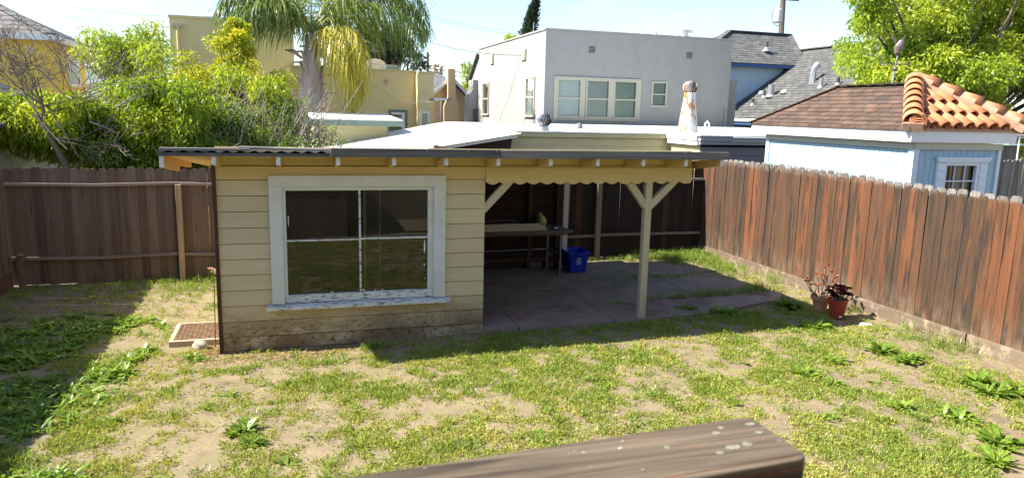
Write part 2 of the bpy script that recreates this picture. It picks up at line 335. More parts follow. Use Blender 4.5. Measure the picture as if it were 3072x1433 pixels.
# lap siding (window opening cut out)
zs = [-0.10, 0.03, 0.20, 0.395, 0.59, 0.785, 0.98, 1.17, 1.36, 1.555, 1.75, 1.94, 2.13]
mb = MB()
def lap(mb, x0, x1, z0, z1):
    r = random.random()
    mb.prism([(x0, -0.018, z0+0.005), (x0, 0.012, z0+0.005), (x0, 0.012, z1-0.004), (x0, -0.004, z1-0.004)], (x1-x0, 0, 0), r)
for z0, z1 in zip(zs[:-1], zs[1:]):
    if z1 <= 0.55 or z0 >= 2.13: lap(mb, 0, 3.26, z0, z1)
    else: lap(mb, 0, 0.62, z0, z1); lap(mb, 2.70, 3.26, z0, z1)
    if 0.5 < z1 < 0.7: lap(mb, 0.62, 2.70, z0, 0.56)
sb(mb, 'front_siding', M_cream)
mb = MB(); mb.box(0, 3.26, -0.02, 0.012, 2.135, 2.295)
mb.box(0, 6.25, -0.012, 0.03, 2.305, 2.52)
sb(mb, 'frieze_board', M_gold)
mb = MB()
mb.box(0.0, 0.62, 0.014, 0.05, -0.1, 2.3); mb.box(2.70, 3.26, 0.014, 0.05, -0.1, 2.3); mb.box(0.62, 2.70, 0.014, 0.05, -0.1, 0.56); mb.box(0.62, 2.70, 0.014, 0.05, 2.13, 2.3)
mb.box(3.21, 3.257, 0.052, 3.55, -0.1, 2.4); mb.box(-0.005, 0.03, 0.052, 3.55, -0.1, 2.4); mb.box(0.032, 3.208, 3.5, 3.55, -0.1, 2.2)
mb.box(0.032, 3.208, 0.052, 3.498, -0.12, 0.02)
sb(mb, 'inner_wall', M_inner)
mb = MB()
for k in range(12): mb.prism([(-0.02, 0.05, 0.0+k*0.195), (-0.008, 0.05, 0.0+k*0.195), (-0.008, 0.05, 0.19+k*0.195), (-0.012, 0.05, 0.19+k*0.195)], (0, 3.5, 0))
sb(mb, 'side_siding', M_cream)
mb = MB(); mb.box(-0.045, 0.0, -0.04, 0.05, -0.08, 2.33); sb(mb, 'corner_trim', M_rustwood, bevel=0.004)
# window
W = MB(); W.box(0.585, 0.735, -0.05, 0.06, 0.60, 2.05); W.box(2.585, 2.735, -0.05, 0.06, 0.60, 2.05); W.box(0.585, 2.735, -0.054, 0.06, 2.05, 2.185)
wf = sb(W, 'window', M_white, bevel=0.004)
def wb(mb, name, mat, **k): return mb.build(name, mat, wf, local=True, **k)
mb = MB(); mb.prism([(0.52, -0.11, 0.535), (0.52, 0.05, 0.555), (0.52, 0.05, 0.60), (0.52, -0.11, 0.575)], (2.28, 0, 0)); wb(mb, 'sill', M_peel, bevel=0.003)
mb = MB(); mb.box(0.735, 2.585, -0.012, 0.05, 0.602, 0.70); wb(mb, 'bottom_rail', M_peel, bevel=0.003)
mb = MB(); mb.box(0.735, 0.775, -0.012, 0.05, 0.70, 2.05); mb.box(2.515, 2.585, -0.012, 0.05, 0.70, 2.05); mb.box(0.775, 2.515, -0.012, 0.05, 2.0, 2.05); wb(mb, 'sash_frame', M_white, bevel=0.003)
mb = MB(); mb.box(1.645, 1.668, 0.0, 0.045, 0.70, 2.0); mb.box(0.775, 1.644, 0.0, 0.045, 1.372, 1.388); mb.box(1.669, 2.515, 0.0, 0.045, 1.378, 1.397); wb(mb, 'muntin', M_peel)
for x0, x1, z0, z1 in ((0.775, 1.645, 0.70, 1.373), (1.668, 2.515, 0.70, 1.378), (0.775, 1.645, 1.388, 2.0), (1.668, 2.515, 1.397, 2.0)):
    mb = MB(); mb.add([(x0, 0.03, z0), (x1, 0.03, z0), (x1, 0.03, z1), (x0, 0.03, z1)], [(0, 1, 2, 3)]); wb(mb, 'pane', M_glass)
for cx, cz, w, h in ((0.80, 1.63, 0.018, 0.15), (2.475, 1.25, 0.02, 0.20), (2.472, 1.02, 0.012, 0.05), (1.69, 0.72, 0.05, 0.03), (1.84, 0.715, 0.03, 0.012), (1.93, 0.715, 0.04, 0.014), (1.3, 0.71, 0.06, 0.012), (2.48, 0.84, 0.01, 0.03)):
    mb = MB(); pts = [(cx+w*0.5*math.cos(t)*random.uniform(0.6, 1.1), 0.02, cz+h*0.5*math.sin(t)*random.uniform(0.7, 1.1)) for t in np.linspace(0, 2*math.pi, 9)[:-1]]
    mb.prism(pts, (0, 0.006, 0))
    wb(mb, 'paint_flake', M_print)
# roof
SL = 0.105
def rz(y): return 2.475 - SL*(y+0.55)
n = 280; xs = np.linspace(-0.54, 6.42, n); V = []; Fz = []
for y in (-0.56, 4.1):
    for x in xs: V.append((x, y, rz(y)+0.024+0.011*math.sin(x*2*math.pi/0.145)))
for y in (-0.56, 4.1):
    for x in xs: V.append((x, y, rz(y)+0.018+0.011*math.sin(x*2*math.pi/0.145)))
for i in range(n-1):
    Fz += [(i, i+1, n+i+1, n+i), (2*n+i, 3*n+i, 3*n+i+1, 2*n+i+1), (i, 2*n+i, 2*n+i+1, i+1)]
mb = MB(); mb.add(V, Fz, 0.5); sb(mb, 'roof_sheet', M_roofsheet)
mb = MB()
for k in range(20):
    y0 = -0.5+k*0.23; mb.prism([(-0.50, y0, rz(y0)-0.002), (-0.50, y0+0.225, rz(y0+0.225)-0.002), (-0.50, y0+0.225, rz(y0+0.225)-0.022), (-0.50, y0, rz(y0)-0.022)], (6.88, 0, 0))
sb(mb, 'roof_decking', M_gold)
mb = MB(); mb.box(-0.52, 1.30, -0.57, -0.51, rz(-0.55)-0.03, rz(-0.55)+0.004); sb(mb, 'eave_strip', M_roofsheet)
mb = MB(); mb.beam((-0.52, -0.40, 2.512), (0.42, -0.42, 2.510), 0.09, 0.03, up=(0, 0, 1)); mb.beam((0.30, -0.36, 2.532), (1.32, -0.38, 2.508), 0.085, 0.028); sb(mb, 'roof_batten', M_batten)
mb = MB(); mb.box(1.295, 3.30, -0.60, -0.565, 2.445, 2.545, 0.2); mb.box(3.305, 6.47, -0.60, -0.567, 2.44, 2.54, 0.9)
f1 = sb(mb, 'fascia_board', M_fascia, bevel=0.005)
def axis_disc(mb, c, r, t, n=10): 
    mb.prism([(c[0]+r*math.cos(2*math.pi*k/n), c[1], c[2]+r*math.sin(2*math.pi*k/n)) for k in range(n)], (0, -t, 0))
for x in (2.9, 3.25, 3.36, 3.9, 4.6, 5.2, 5.8, 6.35, 1.9, 2.4):
    mb = MB(); axis_disc(mb, (x, -0.60, 2.53), 0.009, 0.006, 8); mb.build('nail_head', M_steel, f1, local=True)
for px in (641, 835, 1014, 1181, 1336, 1491, 1646, 1785, 1920, 2045, 2150):
    w = aty(px, 485, 9.138-0.53); lx = (SM.inverted() @ w).x
    mb = MB(); mb.prism([(lx-0.022, -0.545, rz(-0.545)-0.025), (lx-0.022, 4.0, rz(4.0)-0.025), (lx-0.022, 4.0, rz(4.0)-0.12), (lx-0.022, 0.0, rz(0)-0.14), (lx-0.022, -0.545, rz(-0.545)-0.122)], (0.044, 0, 0))
    rf = sb(mb, 'rafter', M_gold)
    mb = MB(); mb.box(lx-0.0235, lx+0.0235, -0.549, -0.546, rz(-0.545)-0.124, rz(-0.545)-0.026); mb.build('painted_end', M_white, rf, local=True)
mb = MB(); mb.prism([(-0.50, -0.55, rz(-0.55)-0.024), (-0.50, 1.5, rz(1.5)-0.024), (-0.50, 1.5, rz(1.5)-0.10), (-0.50, 0.55, rz(0.55)-0.10), (-0.50, 0.55, rz(0.55)-0.17), (-0.50, -0.55, rz(-0.55)-0.155)], (0.04, 0, 0))
bg = sb(mb, 'barge_board', M_bouncewood)
mb = MB(); mb.box(-0.502, -0.458, -0.554, -0.551, rz(-0.55)-0.157, rz(-0.55)-0.024); mb.build('painted_end', M_white, bg, local=True)
# carport
mb = MB(); pts = [(3.262, -0.035, 2.285), (3.262, -0.035, 2.10)]
x = 3.262; w = 0.187
while x < 6.20:
    for k in range(1, 7): pts.append((x+w*k/6, -0.035, 2.10-0.036*math.sin(math.pi*k/6)))
    x += w
pts.append((x, -0.035, 2.285)); mb.prism(pts, (0, 0.025, 0)); mb.box(x-0.03, x, -0.009, 0.10, 2.07, 2.30)
mb.prism([(3.262, -0.036, 2.29), (x, -0.036, 2.29), (x, -0.036, 2.302), (3.262, -0.036, 2.302)], (0, 0.03, 0))
sb(mb, 'scalloped_valance', M_gold)
mb = MB(); mb.box(3.27, 6.22, 0.035, 0.12, 2.14, 2.32); mb.box(3.27, 5.8, 3.40, 3.49, 2.0, 2.08)
sb(mb, 'header_beam', M_post)
mb = MB(); mb.box(5.575, 5.675, 0.0, 0.10, 0.10, 2.14); sb(mb, 'post', M_post, bevel=0.006)
mb = MB(); mb.box(5.62, 5.72, 3.40, 3.50, 0.10, 2.0); sb(mb, 'post', M_white, bevel=0.006)
for a, b in (((5.60, 0.05, 1.74), (5.30, 0.05, 2.12)), ((5.65, 0.05, 1.74), (6.04, 0.05, 2.12)), ((3.22, 0.05, 1.70), (3.64, 0.05, 2.14))):
    mb = MB(); mb.beam(a, b, 0.095, 0.085, up=(0, 1, 0)); sb(mb, 'brace', M_post)
mb = MB(); mb.beam((5.69, 3.45, 1.78), (5.95, 3.45, 2.03), 0.08, 0.08, up=(0, 1, 0)); sb(mb, 'brace', M_white)
mb = MB()
for k in range(11): mb.box(3.262, 5.615, 3.52, 3.545, 0.08+k*0.19, 0.265+k*0.19)
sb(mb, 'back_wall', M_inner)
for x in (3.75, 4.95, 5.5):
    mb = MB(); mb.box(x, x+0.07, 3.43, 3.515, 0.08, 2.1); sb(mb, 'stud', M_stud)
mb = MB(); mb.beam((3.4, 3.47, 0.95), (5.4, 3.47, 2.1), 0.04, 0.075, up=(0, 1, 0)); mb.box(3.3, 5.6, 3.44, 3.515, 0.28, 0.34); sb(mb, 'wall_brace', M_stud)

def wpt(lx, ly, z): return SM @ Vector((lx, ly, z))
# things inside / under the shed
for i, (lx, ly, col, lab) in enumerate(((1.78, 0.9, (0.45, 0.33, 0.10), 'yellow wooden stick leaning inside behind the right window panes'), (2.02, 1.2, (0.36, 0.24, 0.14), 'tall brown stick leaning inside the shed, right of the yellow one'))):
    t = MB(); a = wpt(lx, ly, 0.0); b = wpt(lx+0.03, ly+0.25, 1.92+0.08*i); t.tube([a, b], 0.02, 8)
    tag(t.build('broom_stick', flat('stick_paint_%d' % i, col)), lab, 'stick', 'sticks standing inside the shed')

wbn = thing('workbench', (4.1, 12.2, 0.13), 'long wooden workbench on steel pipe legs under the carport', 'workbench')
mb = MB()
for k, (y0, y1) in enumerate(((11.85, 12.10), (12.105, 12.34), (12.345, 12.58))): mb.box(2.55, 4.80+0.03*(k == 0), y0, y1, 0.90, 0.945)
mb.build('bench_top', M_top, wbn, bevel=0.004)
for x, y in ((4.63, 11.95), (4.58, 12.5), (2.7, 11.95), (2.7, 12.5)):
    mb = MB(); mb.tube([(x, y, 0.13), (x, y, 0.90)], 0.021, 8); mb.lathe([(0.035, 0.0), (0.035, 0.02), (0.022, 0.03)], (x, y, 0.13), 10); mb.lathe([(0.05, -0.03), (0.03, 0.0)], (x, y, 0.90), 10); mb.build('leg', M_steel, wbn)
mb = MB(); mb.tube([(2.7, 12.5, 0.48), (4.58, 12.5, 0.50)], 0.018, 8); mb.tube([(4.63, 11.95, 0.50), (4.58, 12.5, 0.50)], 0.018, 8); mb.build('pipe_rail', M_steel, wbn)
mb = MB(); mb.box(2.56, 4.75, 11.90, 11.94, 0.86, 0.898); mb.build('apron', M_oldplank, wbn)
for k, lab in enumerate(('lowest cream slat of the stack on the workbench, tabletop just below', 'cream slat second from the bottom of the workbench stack', 'cream slat second from the top of the workbench stack', 'topmost cream slat of the workbench stack, slightly shorter than the rest')):
    mb = MB(); z = 0.947+k*0.031; e = 4.36-0.02*k-(0.07 if k == 3 else 0)
    mb.box(2.60, e, 11.93+0.008*k, 12.03, z, z+0.023); 
    tag(mb.build('slat', M_vinyl, bevel=0.004), lab, 'slat', 'cream slats stacked on the workbench')
for k, lab in enumerate(('lower grey weathered plank lying behind the cream slats', 'upper grey weathered plank with a split end, behind the cream slats')):
    mb = MB(); mb.beam((2.6, 12.33+0.03*k, 0.985+0.05*k), (3.95-0.06*k, 12.36+0.04*k, 1.03+0.055*k), 0.16, 0.03); tag(mb.build('plank', M_oldplank), lab, 'plank', 'old planks on the workbench')
# green and yellow bag
V = []; prof = [(0.07, 0.0), (0.11, 0.03), (0.12, 0.10), (0.095, 0.17), (0.05, 0.215), (0.025, 0.235), (0.04, 0.26)]
mb = MB(); n = 14
vs = [(4.37+q*math.cos(2*math.pi*k/n)*(1+0.18*math.sin(3*k+i)), 12.36+q*0.8*math.sin(2*math.pi*k/n)*(1+0.15*math.cos(2*k+i)), 0.947+z) for i, (q, z) in enumerate(prof) for k in range(n)]
fs = [(i*n+k, i*n+(k+1) % n, (i+1)*n+(k+1) % n, (i+1)*n+k) for i in range(len(prof)-1) for k in range(n)]; mb.add(vs, fs)
M_bag = mat('bag_print', [(0.40, (0.02, 0.10, 0.03)), (0.5, (0.30, 0.30, 0.06)), (0.62, (0.52, 0.44, 0.20))], (7, 7, 7), rough=0.4, bump=0.3, spec=0.5)
bg = tag(mb.build('garden_bag', M_bag, smooth=True), 'crumpled green and yellow garden bag on the workbench end', 'bag')
mb = MB(); mb.box(4.50, 4.63, 12.0, 12.10, 0.947, 1.0); o = tag(mb.build('small_box', flat('blue_carton', (0.02, 0.07, 0.28), 0.5), bevel=0.006), 'small dark blue carton at the right end of the workbench', 'box')
mb = MB(); mb.box(4.515, 4.60, 11.996, 11.9995, 0.965, 0.985); mb.build('printed_stripe', M_print, o)
# blue recycling bin
BX, BY, BZ = 5.02, 12.22, 0.135
bn = thing('recycling_bin', (BX, BY, BZ), 'bright blue plastic recycling bin by the workbench leg', 'bin')
def rrect(hw, hd, r, z, cx=BX, cy=BY, k=4):
    out = []
    for sx, sy, a0 in ((1, 1, 0), (-1, 1, 90), (-1, -1, 180), (1, -1, 270)):
        for j in range(k+1):
            a = math.radians(a0+90*j/k); out.append((cx+sx*(hw-r)+r*math.cos(a), cy+sy*(hd-r)+r*math.sin(a), z))
    return out
def loft(mb, rings, cap0=False, cap1=False):
    n = len(rings[0]); vs = [p for q in rings for p in q]
    fs = [(i*n+k, i*n+(k+1) % n, (i+1)*n+(k+1) % n, (i+1)*n+k) for i in range(len(rings)-1) for k in range(n)]
    if cap0: fs.append(tuple(range(n-1, -1, -1)))
    if cap1: fs.append(tuple(range((len(rings)-1)*n, len(rings)*n)))
    return mb.add(vs, fs)
mb = MB(); loft(mb, [rrect(0.155, 0.20, 0.03, BZ), rrect(0.165, 0.21, 0.03, BZ+0.08), rrect(0.195, 0.245, 0.03, BZ+0.375), rrect(0.190, 0.240, 0.03, BZ+0.376), rrect(0.16, 0.205, 0.03, BZ+0.08), rrect(0.15, 0.195, 0.03, BZ+0.01)], True, True)
mb.build('body', M_bin, bn)
mb = MB(); loft(mb, [rrect(0.197, 0.247, 0.03, BZ+0.345), rrect(0.215, 0.265, 0.035, BZ+0.348), rrect(0.215, 0.265, 0.035, BZ+0.385), rrect(0.190, 0.240, 0.03, BZ+0.385), rrect(0.190, 0.240, 0.03, BZ+0.34)]); mb.box(BX-0.06, BX+0.06, BY-0.285, BY-0.262, BZ+0.33, BZ+0.375); mb.build('rim', M_bin, bn)
mb = MB()
for k in range(3): mb.box(BX-0.195+k*0.001, BX-0.188, BY-0.1+k*0.09, BY-0.08+k*0.09, BZ+0.1, BZ+0.33)
mb.build('rib', M_bin, bn)
mb = MB()
for k, w in enumerate((0.03, 0.045, 0.03, 0.055, 0.05, 0.06, 0.04)):
    z = BZ+0.27-k*0.020; yy = BY-0.232+(0.33-(z-BZ))*0.118*0+0.002; yy = BY-(0.21+(0.245-0.21)*(z-BZ-0.08)/0.295)-0.0015
    x = BX-w
    while x < BX+w: 
        q = random.uniform(0.006, 0.016); mb.box(x, min(x+q, BX+w), yy-0.001, yy, z, z+0.008); x += q+0.005
mb.build('printed_text', M_print, bn)
mb = MB(); mb.box(4.22, 4.50, 12.54, 12.68, 0.135, 0.25); mb.box(4.225, 4.49, 12.545, 12.67, 0.252, 0.33); tag(mb.build('concrete_block', M_block, bevel=0.008), 'grey-brown concrete block against the carport back wall', 'block')
mb = MB(); mb.box(4.58, 4.86, 12.55, 12.70, 0.135, 0.33); mb.box(4.60, 4.84, 12.56, 12.69, 0.332, 0.50); tag(mb.build('block_stack', M_block, bevel=0.008), 'dusty stacked block pier behind the workbench leg', 'block')

# vent grate in the ground
gr = thing('floor_grate', (-1.2, 9.98, 0.06), 'rusty mesh grate in a wooden frame on the dirt left of the shed', 'grate')
M_gframe = wood('pale_timber_frame', (0.33, 0.25, 0.18), (0.50, 0.40, 0.30), 0, 0.8)
mb = MB(); mb.box(-1.50, -0.87, 9.55, 9.60, -0.04, 0.066); mb.box(-1.50, -0.87, 10.34, 10.39, -0.04, 0.066); mb.box(-1.50, -1.45, 9.602, 10.338, -0.04, 0.068); mb.build('wooden_frame', M_gframe, gr, bevel=0.004)
mb = MB()
for k in range(11): mb.box(-1.45+k*0.055-0.006, -1.45+k*0.055+0.006, 9.60, 10.34, 0.045, 0.053)
for k in range(14): mb.box(-1.45, -0.87, 9.625+k*0.055-0.007, 9.625+k*0.055+0.007, 0.055, 0.062)
mb.build('steel_mesh', M_rust, gr)
mb = MB(); mb.box(-1.449, -0.871, 9.602, 10.338, -0.05, 0.036); mb.build('pit', M_soil, gr)
def stone(name, c, r, mat, lab, cat='stone', fl=0.6):
    bm = bmesh.new(); bmesh.ops.create_icosphere(bm, subdivisions=3, radius=1.0)
    for v in bm.verts:
        k = 1+0.22*math.sin(v.co.x*2.3+v.co.y*1.7+c[0]*9)+0.10*math.sin(v.co.z*5+v.co.x*4); v.co = Vector((v.co.x*r*k, v.co.y*r*0.75*k, v.co.z*r*fl*k))
    me = bpy.data.meshes.new(name); bm.to_mesh(me); bm.free(); me.materials.append(mat)
    for p in me.polygons: p.use_smooth = True
    o = bpy.data.objects.new(name, me); COL.objects.link(o); o.location = c; return tag(o, lab, cat)
stone('stone', (-1.10, 9.42, 0.04), 0.10, M_gstone, 'rounded grey stone against the grate frame')
stone('stone', (7.85, 8.05, 0.12), 0.10, M_stone, 'flat white stone on the dirt beside the red pot', fl=0.3)
stone('stone', (4.0, 3.95, 0.10), 0.05, M_stone, 'small white pebble in the grass right of the deck rail', fl=0.7)
# ================================================================ fences
def fence_boards(mb, p0, p1, zb, zt, nrm, w=0.14, gap=0.002, th=0.018, jt=0.02, ear=0.035, zbf=None, lean=0.006):
    p0 = Vector(p0); p1 = Vector(p1); L = (p1-p0).length; d = (p1-p0)/L; nrm = Vector(nrm); s = 0.0
    while s < L:
        ww = w*random.uniform(0.93, 1.05); a = p0+d*s; t = s/L
        z1 = zt(t)+random.uniform(-jt, jt); z0 = zb(t)+random.uniform(-0.006, 0.006); q = random.uniform(-lean, lean); e = ear
        P = lambda u, z: a + d*(u+q*(z-z0)) + Vector((0, 0, z)) + nrm*k
        k = random.uniform(-0.004, 0.004)
        if ear: poly = [P(0, z0), P(ww, z0), P(ww, z1-e), P(ww-e*0.75, z1), P(e*0.75, z1), P(0, z1-e)]
        else: poly = [P(0, z0), P(ww, z0), P(ww, z1), P(0, z1)]
        mb.prism(poly, nrm*th); s += ww+gap
FB = thing('back_fence', (-3.0, 13.42, 0), 'shaded brown dog-eared board fence at the back left of the yard', 'fence')
mb = MB(); fence_boards(mb, (-4.38, 13.42, 0), (-0.2, 13.42, 0), lambda t: 0.0, lambda t: 1.93, (0, 1, 0), gap=0.0, lean=0.003); mb.build('boards', M_fencedark, FB)
for z in (1.665, 0.45):
    mb = MB(); 
    for a, b, dz in ((-4.36, -1.80, -0.012), (-1.795, -0.2, -0.02)):
        m_ = (a+b)/2; mb.beam((a, 13.375, z+0.01), (m_, 13.375, z+dz), 0.085, 0.045); mb.beam((m_, 13.375, z+dz), (b, 13.375, z+0.015 if a < -2 else z-0.05), 0.085, 0.045)
    mb.build('rail', M_rail, FB)
for x, mt, top, y in ((-1.80, M_fpost, 1.66, 13.33), (-4.22, M_kickdark, 0.52, 13.36)):
    mb = MB(); mb.box(x-0.045, x+0.045, y-0.045, y+0.04, -0.1, top); mb.build('post', mt, FB, bevel=0.005)
FR = thing('back_fence', (6.5, 13.42, 0), 'shade-darkened board fence behind the carport', 'fence')
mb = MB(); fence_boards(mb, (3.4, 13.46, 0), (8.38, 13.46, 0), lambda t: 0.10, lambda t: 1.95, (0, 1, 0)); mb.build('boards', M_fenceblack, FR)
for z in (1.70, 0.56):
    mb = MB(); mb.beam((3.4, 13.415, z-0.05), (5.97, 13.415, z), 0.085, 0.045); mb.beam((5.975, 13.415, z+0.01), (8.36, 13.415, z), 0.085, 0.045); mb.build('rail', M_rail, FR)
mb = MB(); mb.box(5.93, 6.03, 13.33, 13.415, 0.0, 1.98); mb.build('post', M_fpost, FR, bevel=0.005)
FO = thing('right_fence', (8.4, 8.0, 0), 'sunlit orange and grey redwood fence along the right side of the yard', 'fence')
mb = MB(); fence_boards(mb, (8.40, 13.60, 0), (8.40, -1.0, 0), lambda t: 0.30+0.01*t, lambda t: 2.11+0.03*math.sin(t*9), (1, 0, 0), w=0.142, gap=0.005); mb.build('boards', M_fenceorange, FO)
mb = MB(); fence_boards(mb, (8.52, 13.65, 0), (8.52, -1.0, 0), lambda t: 0.1, lambda t: 2.145+0.03*math.sin(t*9), (1, 0, 0), w=0.15, gap=0.03); mb.build('outer_boards', M_greyfence, FO)
for y0, y1 in ((6.92, 13.6), (0.0, 6.90)):
    mb = MB(); mb.box(8.375, 8.415, y0, y1, 0.02, 0.305); mb.build('kickboard', M_kick, FO, bevel=0.004)
FL = thing('left_fence', (-4.38, 8.0, 0), 'tall brown board fence at the far left edge of the yard', 'fence')
mb = MB(); fence_boards(mb, (-4.38, 13.40, 0), (-4.38, 1.5, 0), lambda t: 0.2, lambda t: 2.16, (-1, 0, 0)); mb.build('boards', M_fencedark, FL)
mb = MB(); mb.box(-4.40, -4.355, 1.5, 13.38, -0.02, 0.23); mb.build('kickboard', M_kickdark, FL)

# ================================================================ deck railing in the foreground and the house it belongs to
DR = thing('deck_railing', (0.3, 1.3, 2.3), 'weathered brown wooden deck handrail close to the camera, bottom of frame', 'railing', None)
def rcap(mb, x0, x1, y0, y1, z0, z1, rr, slope):
    pts = []
    for cx, cy, a0 in ((x1-rr, y1-rr*0.4, 90), (x1-rr, y0+rr, 0)):
        for j in range(6):
            a = math.radians(a0-90*j/5); pts.append((cx+rr*math.cos(a), cy+(rr*0.4 if a0 == 90 else rr)*math.sin(a)))
    pts = [(x0, y0+slope*(x0-x1)), (x0, y1+slope*(x0-x1))] + pts
    mb.prism([(x, y, z0) for x, y in pts], (0, 0, z1-z0))
mb = MB(); rcap(mb, -1.2, 1.035, 1.168, 1.385, 2.19, 2.30, 0.03, 0.062); hr_ = mb.build('handrail', M_deck, DR, bevel=0.014)
M_lichen = flat('pale_paint_spot', (0.20, 0.195, 0.15), 0.9, 0, 0.3, 90)
for (cx_, cy_, wx, wy) in ((2060, 240, 46, 12), (2135, 226, 32, 10), (2150, 122, 30, 8), (2195, 165, 24, 7), (1720, 242, 16, 9), (2000, 142, 15, 8), (1975, 168, 22, 9), (2300, 207, 12, 6), (1995, 270, 24, 8), (1595, 357, 14, 5), (1492, 210, 10, 5)):
    a_ = atz(1000+0.582*cx_, 1200+0.582*cy_, 2.3005); b_ = atz(1000+0.582*(cx_+wx), 1200+0.582*cy_, 2.3005); d_ = atz(1000+0.582*cx_, 1200+0.582*(cy_-wy), 2.3005); ru = (b_-a_).length; rv = (d_-a_).length
    mb = MB(); mb.prism([(a_.x+ru*math.cos(t)*random.uniform(0.75, 1.1), a_.y+rv*math.sin(t)*random.uniform(0.75, 1.1), 2.3004) for t in np.linspace(0, 2*math.pi, 13)[:-1]], (0, 0, 0.0008))
    q_ = mb.build('paint_spot', M_lichen, None); q_.data.transform(Matrix.Translation(-DR.location)); q_.parent = hr_
mb = MB(); ed_ = lambda x: 1.168+0.062*(x-1.035)
mb.prism([(0.30, ed_(0.30)-0.001, 2.283), (1.0, ed_(1.0)-0.001, 2.280), (1.0, ed_(1.0)+0.016, 2.3015), (0.72, ed_(0.72)+0.022, 2.3015), (0.5, ed_(0.5)+0.010, 2.3015), (0.30, ed_(0.30)+0.004, 2.3012)], (0, 0.002, -0.004))
q_ = mb.build('worn_edge', flat('worn_red_wood', (0.16, 0.065, 0.035), 0.7, 0, 0.4, 30), None); q_.data.transform(Matrix.Translation(-DR.location)); q_.parent = hr_
mb = MB(); mb.box(-1.2, 0.98, 1.20, 1.27, 2.05, 2.18); mb.build('rail_board', M_deck, DR, bevel=0.004)
mb = MB(); mb.box(0.90, 0.99, 1.18, 1.27, 1.0, 2.185)
for k in range(14): mb.box(-1.1+k*0.14, -1.06+k*0.14, 1.22, 1.25, 1.3, 2.1)
mb.build('balusters', M_deck, DR)
HS = thing('house', (0, -2.5, 0), 'pale house with the raised deck the photo is taken from', 'house')
mb = MB(); mb.box(-7, 9, -6, -1.2, 0, 6.2); mb.build('wall', flat('house_stucco', (0.32, 0.27, 0.2), 0.9), HS)
mb = MB(); mb.box(-2.4, 1.05, -1.19, 1.25, 1.28, 1.40); mb.build('deck', M_deck, HS)
mb = MB(); mb.box(-2.4, 1.0, 1.1, 1.2, 0.0, 1.25); mb.build('deck_skirt', M_fencedark, HS)

# ================================================================ potted plants
PT = thing('potted_plant', (7.74, 8.88, 0.12), 'terracotta pot with a leggy red-tipped jade succulent by the fence', 'potted plant', 'pots by the right fence')
mb = MB(); c = (7.74, 8.88, 0.12); mb.lathe([(0.085, 0.0), (0.125, 0.17), (0.145, 0.172), (0.15, 0.235), (0.132, 0.235), (0.122, 0.19), (0.0, 0.19)], c, 24); mb.build('pot', M_terra, PT, smooth=False)
mb = MB(); mb.lathe([(0.0, 0.194), (0.123, 0.194)], c, 20, cap=False); mb.build('soil', M_soil, PT)
M_stem = flat('pale_succulent_stem', (0.24, 0.20, 0.17), 0.9)
M_jade = leafmat('red_jade_leaf', [(0.0, (0.30, 0.05, 0.03)), (0.5, (0.42, 0.12, 0.06)), (0.8, (0.42, 0.22, 0.06)), (1.0, (0.22, 0.20, 0.06))], 0.25, 0.06)
tips = []; mb = MB()
for a, r, h in ((3.3, 0.34, 0.34), (2.6, 0.24, 0.36), (0.4, 0.12, 0.56), (0.9, 0.20, 0.50), (5.0, 0.16, 0.48), (1.9, 0.12, 0.62), (4.2, 0.2, 0.3), (5.7, 0.22, 0.40), (2.9, 0.12, 0.27), (0.1, 0.25, 0.33)):
    b = Vector(c)+Vector((0.03*math.cos(a), 0.03*math.sin(a), 0.19)); e = Vector(c)+Vector((r*math.cos(a), r*math.sin(a)*0.8, 0.14+h)); mid = (b+e)/2+Vector((0.03*math.cos(a), 0, -0.03))
    mb.tube([b, mid, e], [0.013, 0.008, 0.005], 6); tips.append(e); s2 = mid+Vector((random.uniform(-0.09, 0.09), random.uniform(-0.06, 0.06), 0.12)); mb.tube([mid, s2], [0.009, 0.005], 5); tips.append(s2)
mb.build('stems', M_stem, PT)
def leaf_quads(C, D, L, Wd, fold=0.15, droop=0.0, seed=1):
    """one folded diamond leaf per row: base C, direction D"""
    r = np.random.default_rng(seed); n = len(C); D = D/np.linalg.norm(D, axis=1, keepdims=True)
    R_ = r.normal(size=(n, 3)); Sd = np.cross(D, R_); Sd /= np.linalg.norm(Sd, axis=1, keepdims=True)+1e-9; N = np.cross(Sd, D)
    L = np.asarray(L).reshape(-1, 1); Wd = np.asarray(Wd).reshape(-1, 1)
    mid = C + D*L*0.45; tip = C + D*L; tip[:, 2:3] -= droop*L; up = N*L*fold
    V = np.stack([C, mid+Sd*Wd*0.5+up, tip, mid-Sd*Wd*0.5+up], 1).reshape(-1, 3)
    return V, np.arange(4*n).reshape(n, 4)
def rosette(tips, per, L, Wd, spread=1.0, seed=3):
    r = np.random.default_rng(seed); C = np.repeat(np.array([tuple(t) for t in tips]), per, 0); D = r.normal(size=(len(C), 3)); D[:, 2] = np.abs(D[:, 2])*0.7+0.1
    return leaf_quads(C + r.normal(size=C.shape)*0.006, D, r.uniform(0.7, 1.1, len(C))*L, np.full(len(C), Wd), 0.12, 0.1, seed)
V, F = rosette(tips, 18, 0.046, 0.026); np_mesh('leaves', V, F, RNG.random(len(F)), M_jade, PT)
PR = thing('potted_plant', (7.72, 8.50, 0.12), 'red plastic pot with a dark purple rosette succulent by the fence', 'potted plant', 'pots by the right fence')
c = (7.72, 8.50, 0.12); mb = MB(); mb.lathe([(0.095, 0.0), (0.135, 0.25), (0.148, 0.252), (0.148, 0.278), (0.135, 0.278), (0.125, 0.24), (0.0, 0.24)], c, 24); mb.build('pot', M_redpot, PR)
mb = MB(); mb.lathe([(0.0, 0.245), (0.126, 0.245)], c, 20, cap=False); mb.build('soil', M_soil, PR)
mb = MB(); mb.box(7.68, 7.73, 8.398, 8.402, 0.135, 0.165, 0.5); mb.build('sticker', M_print, PR)
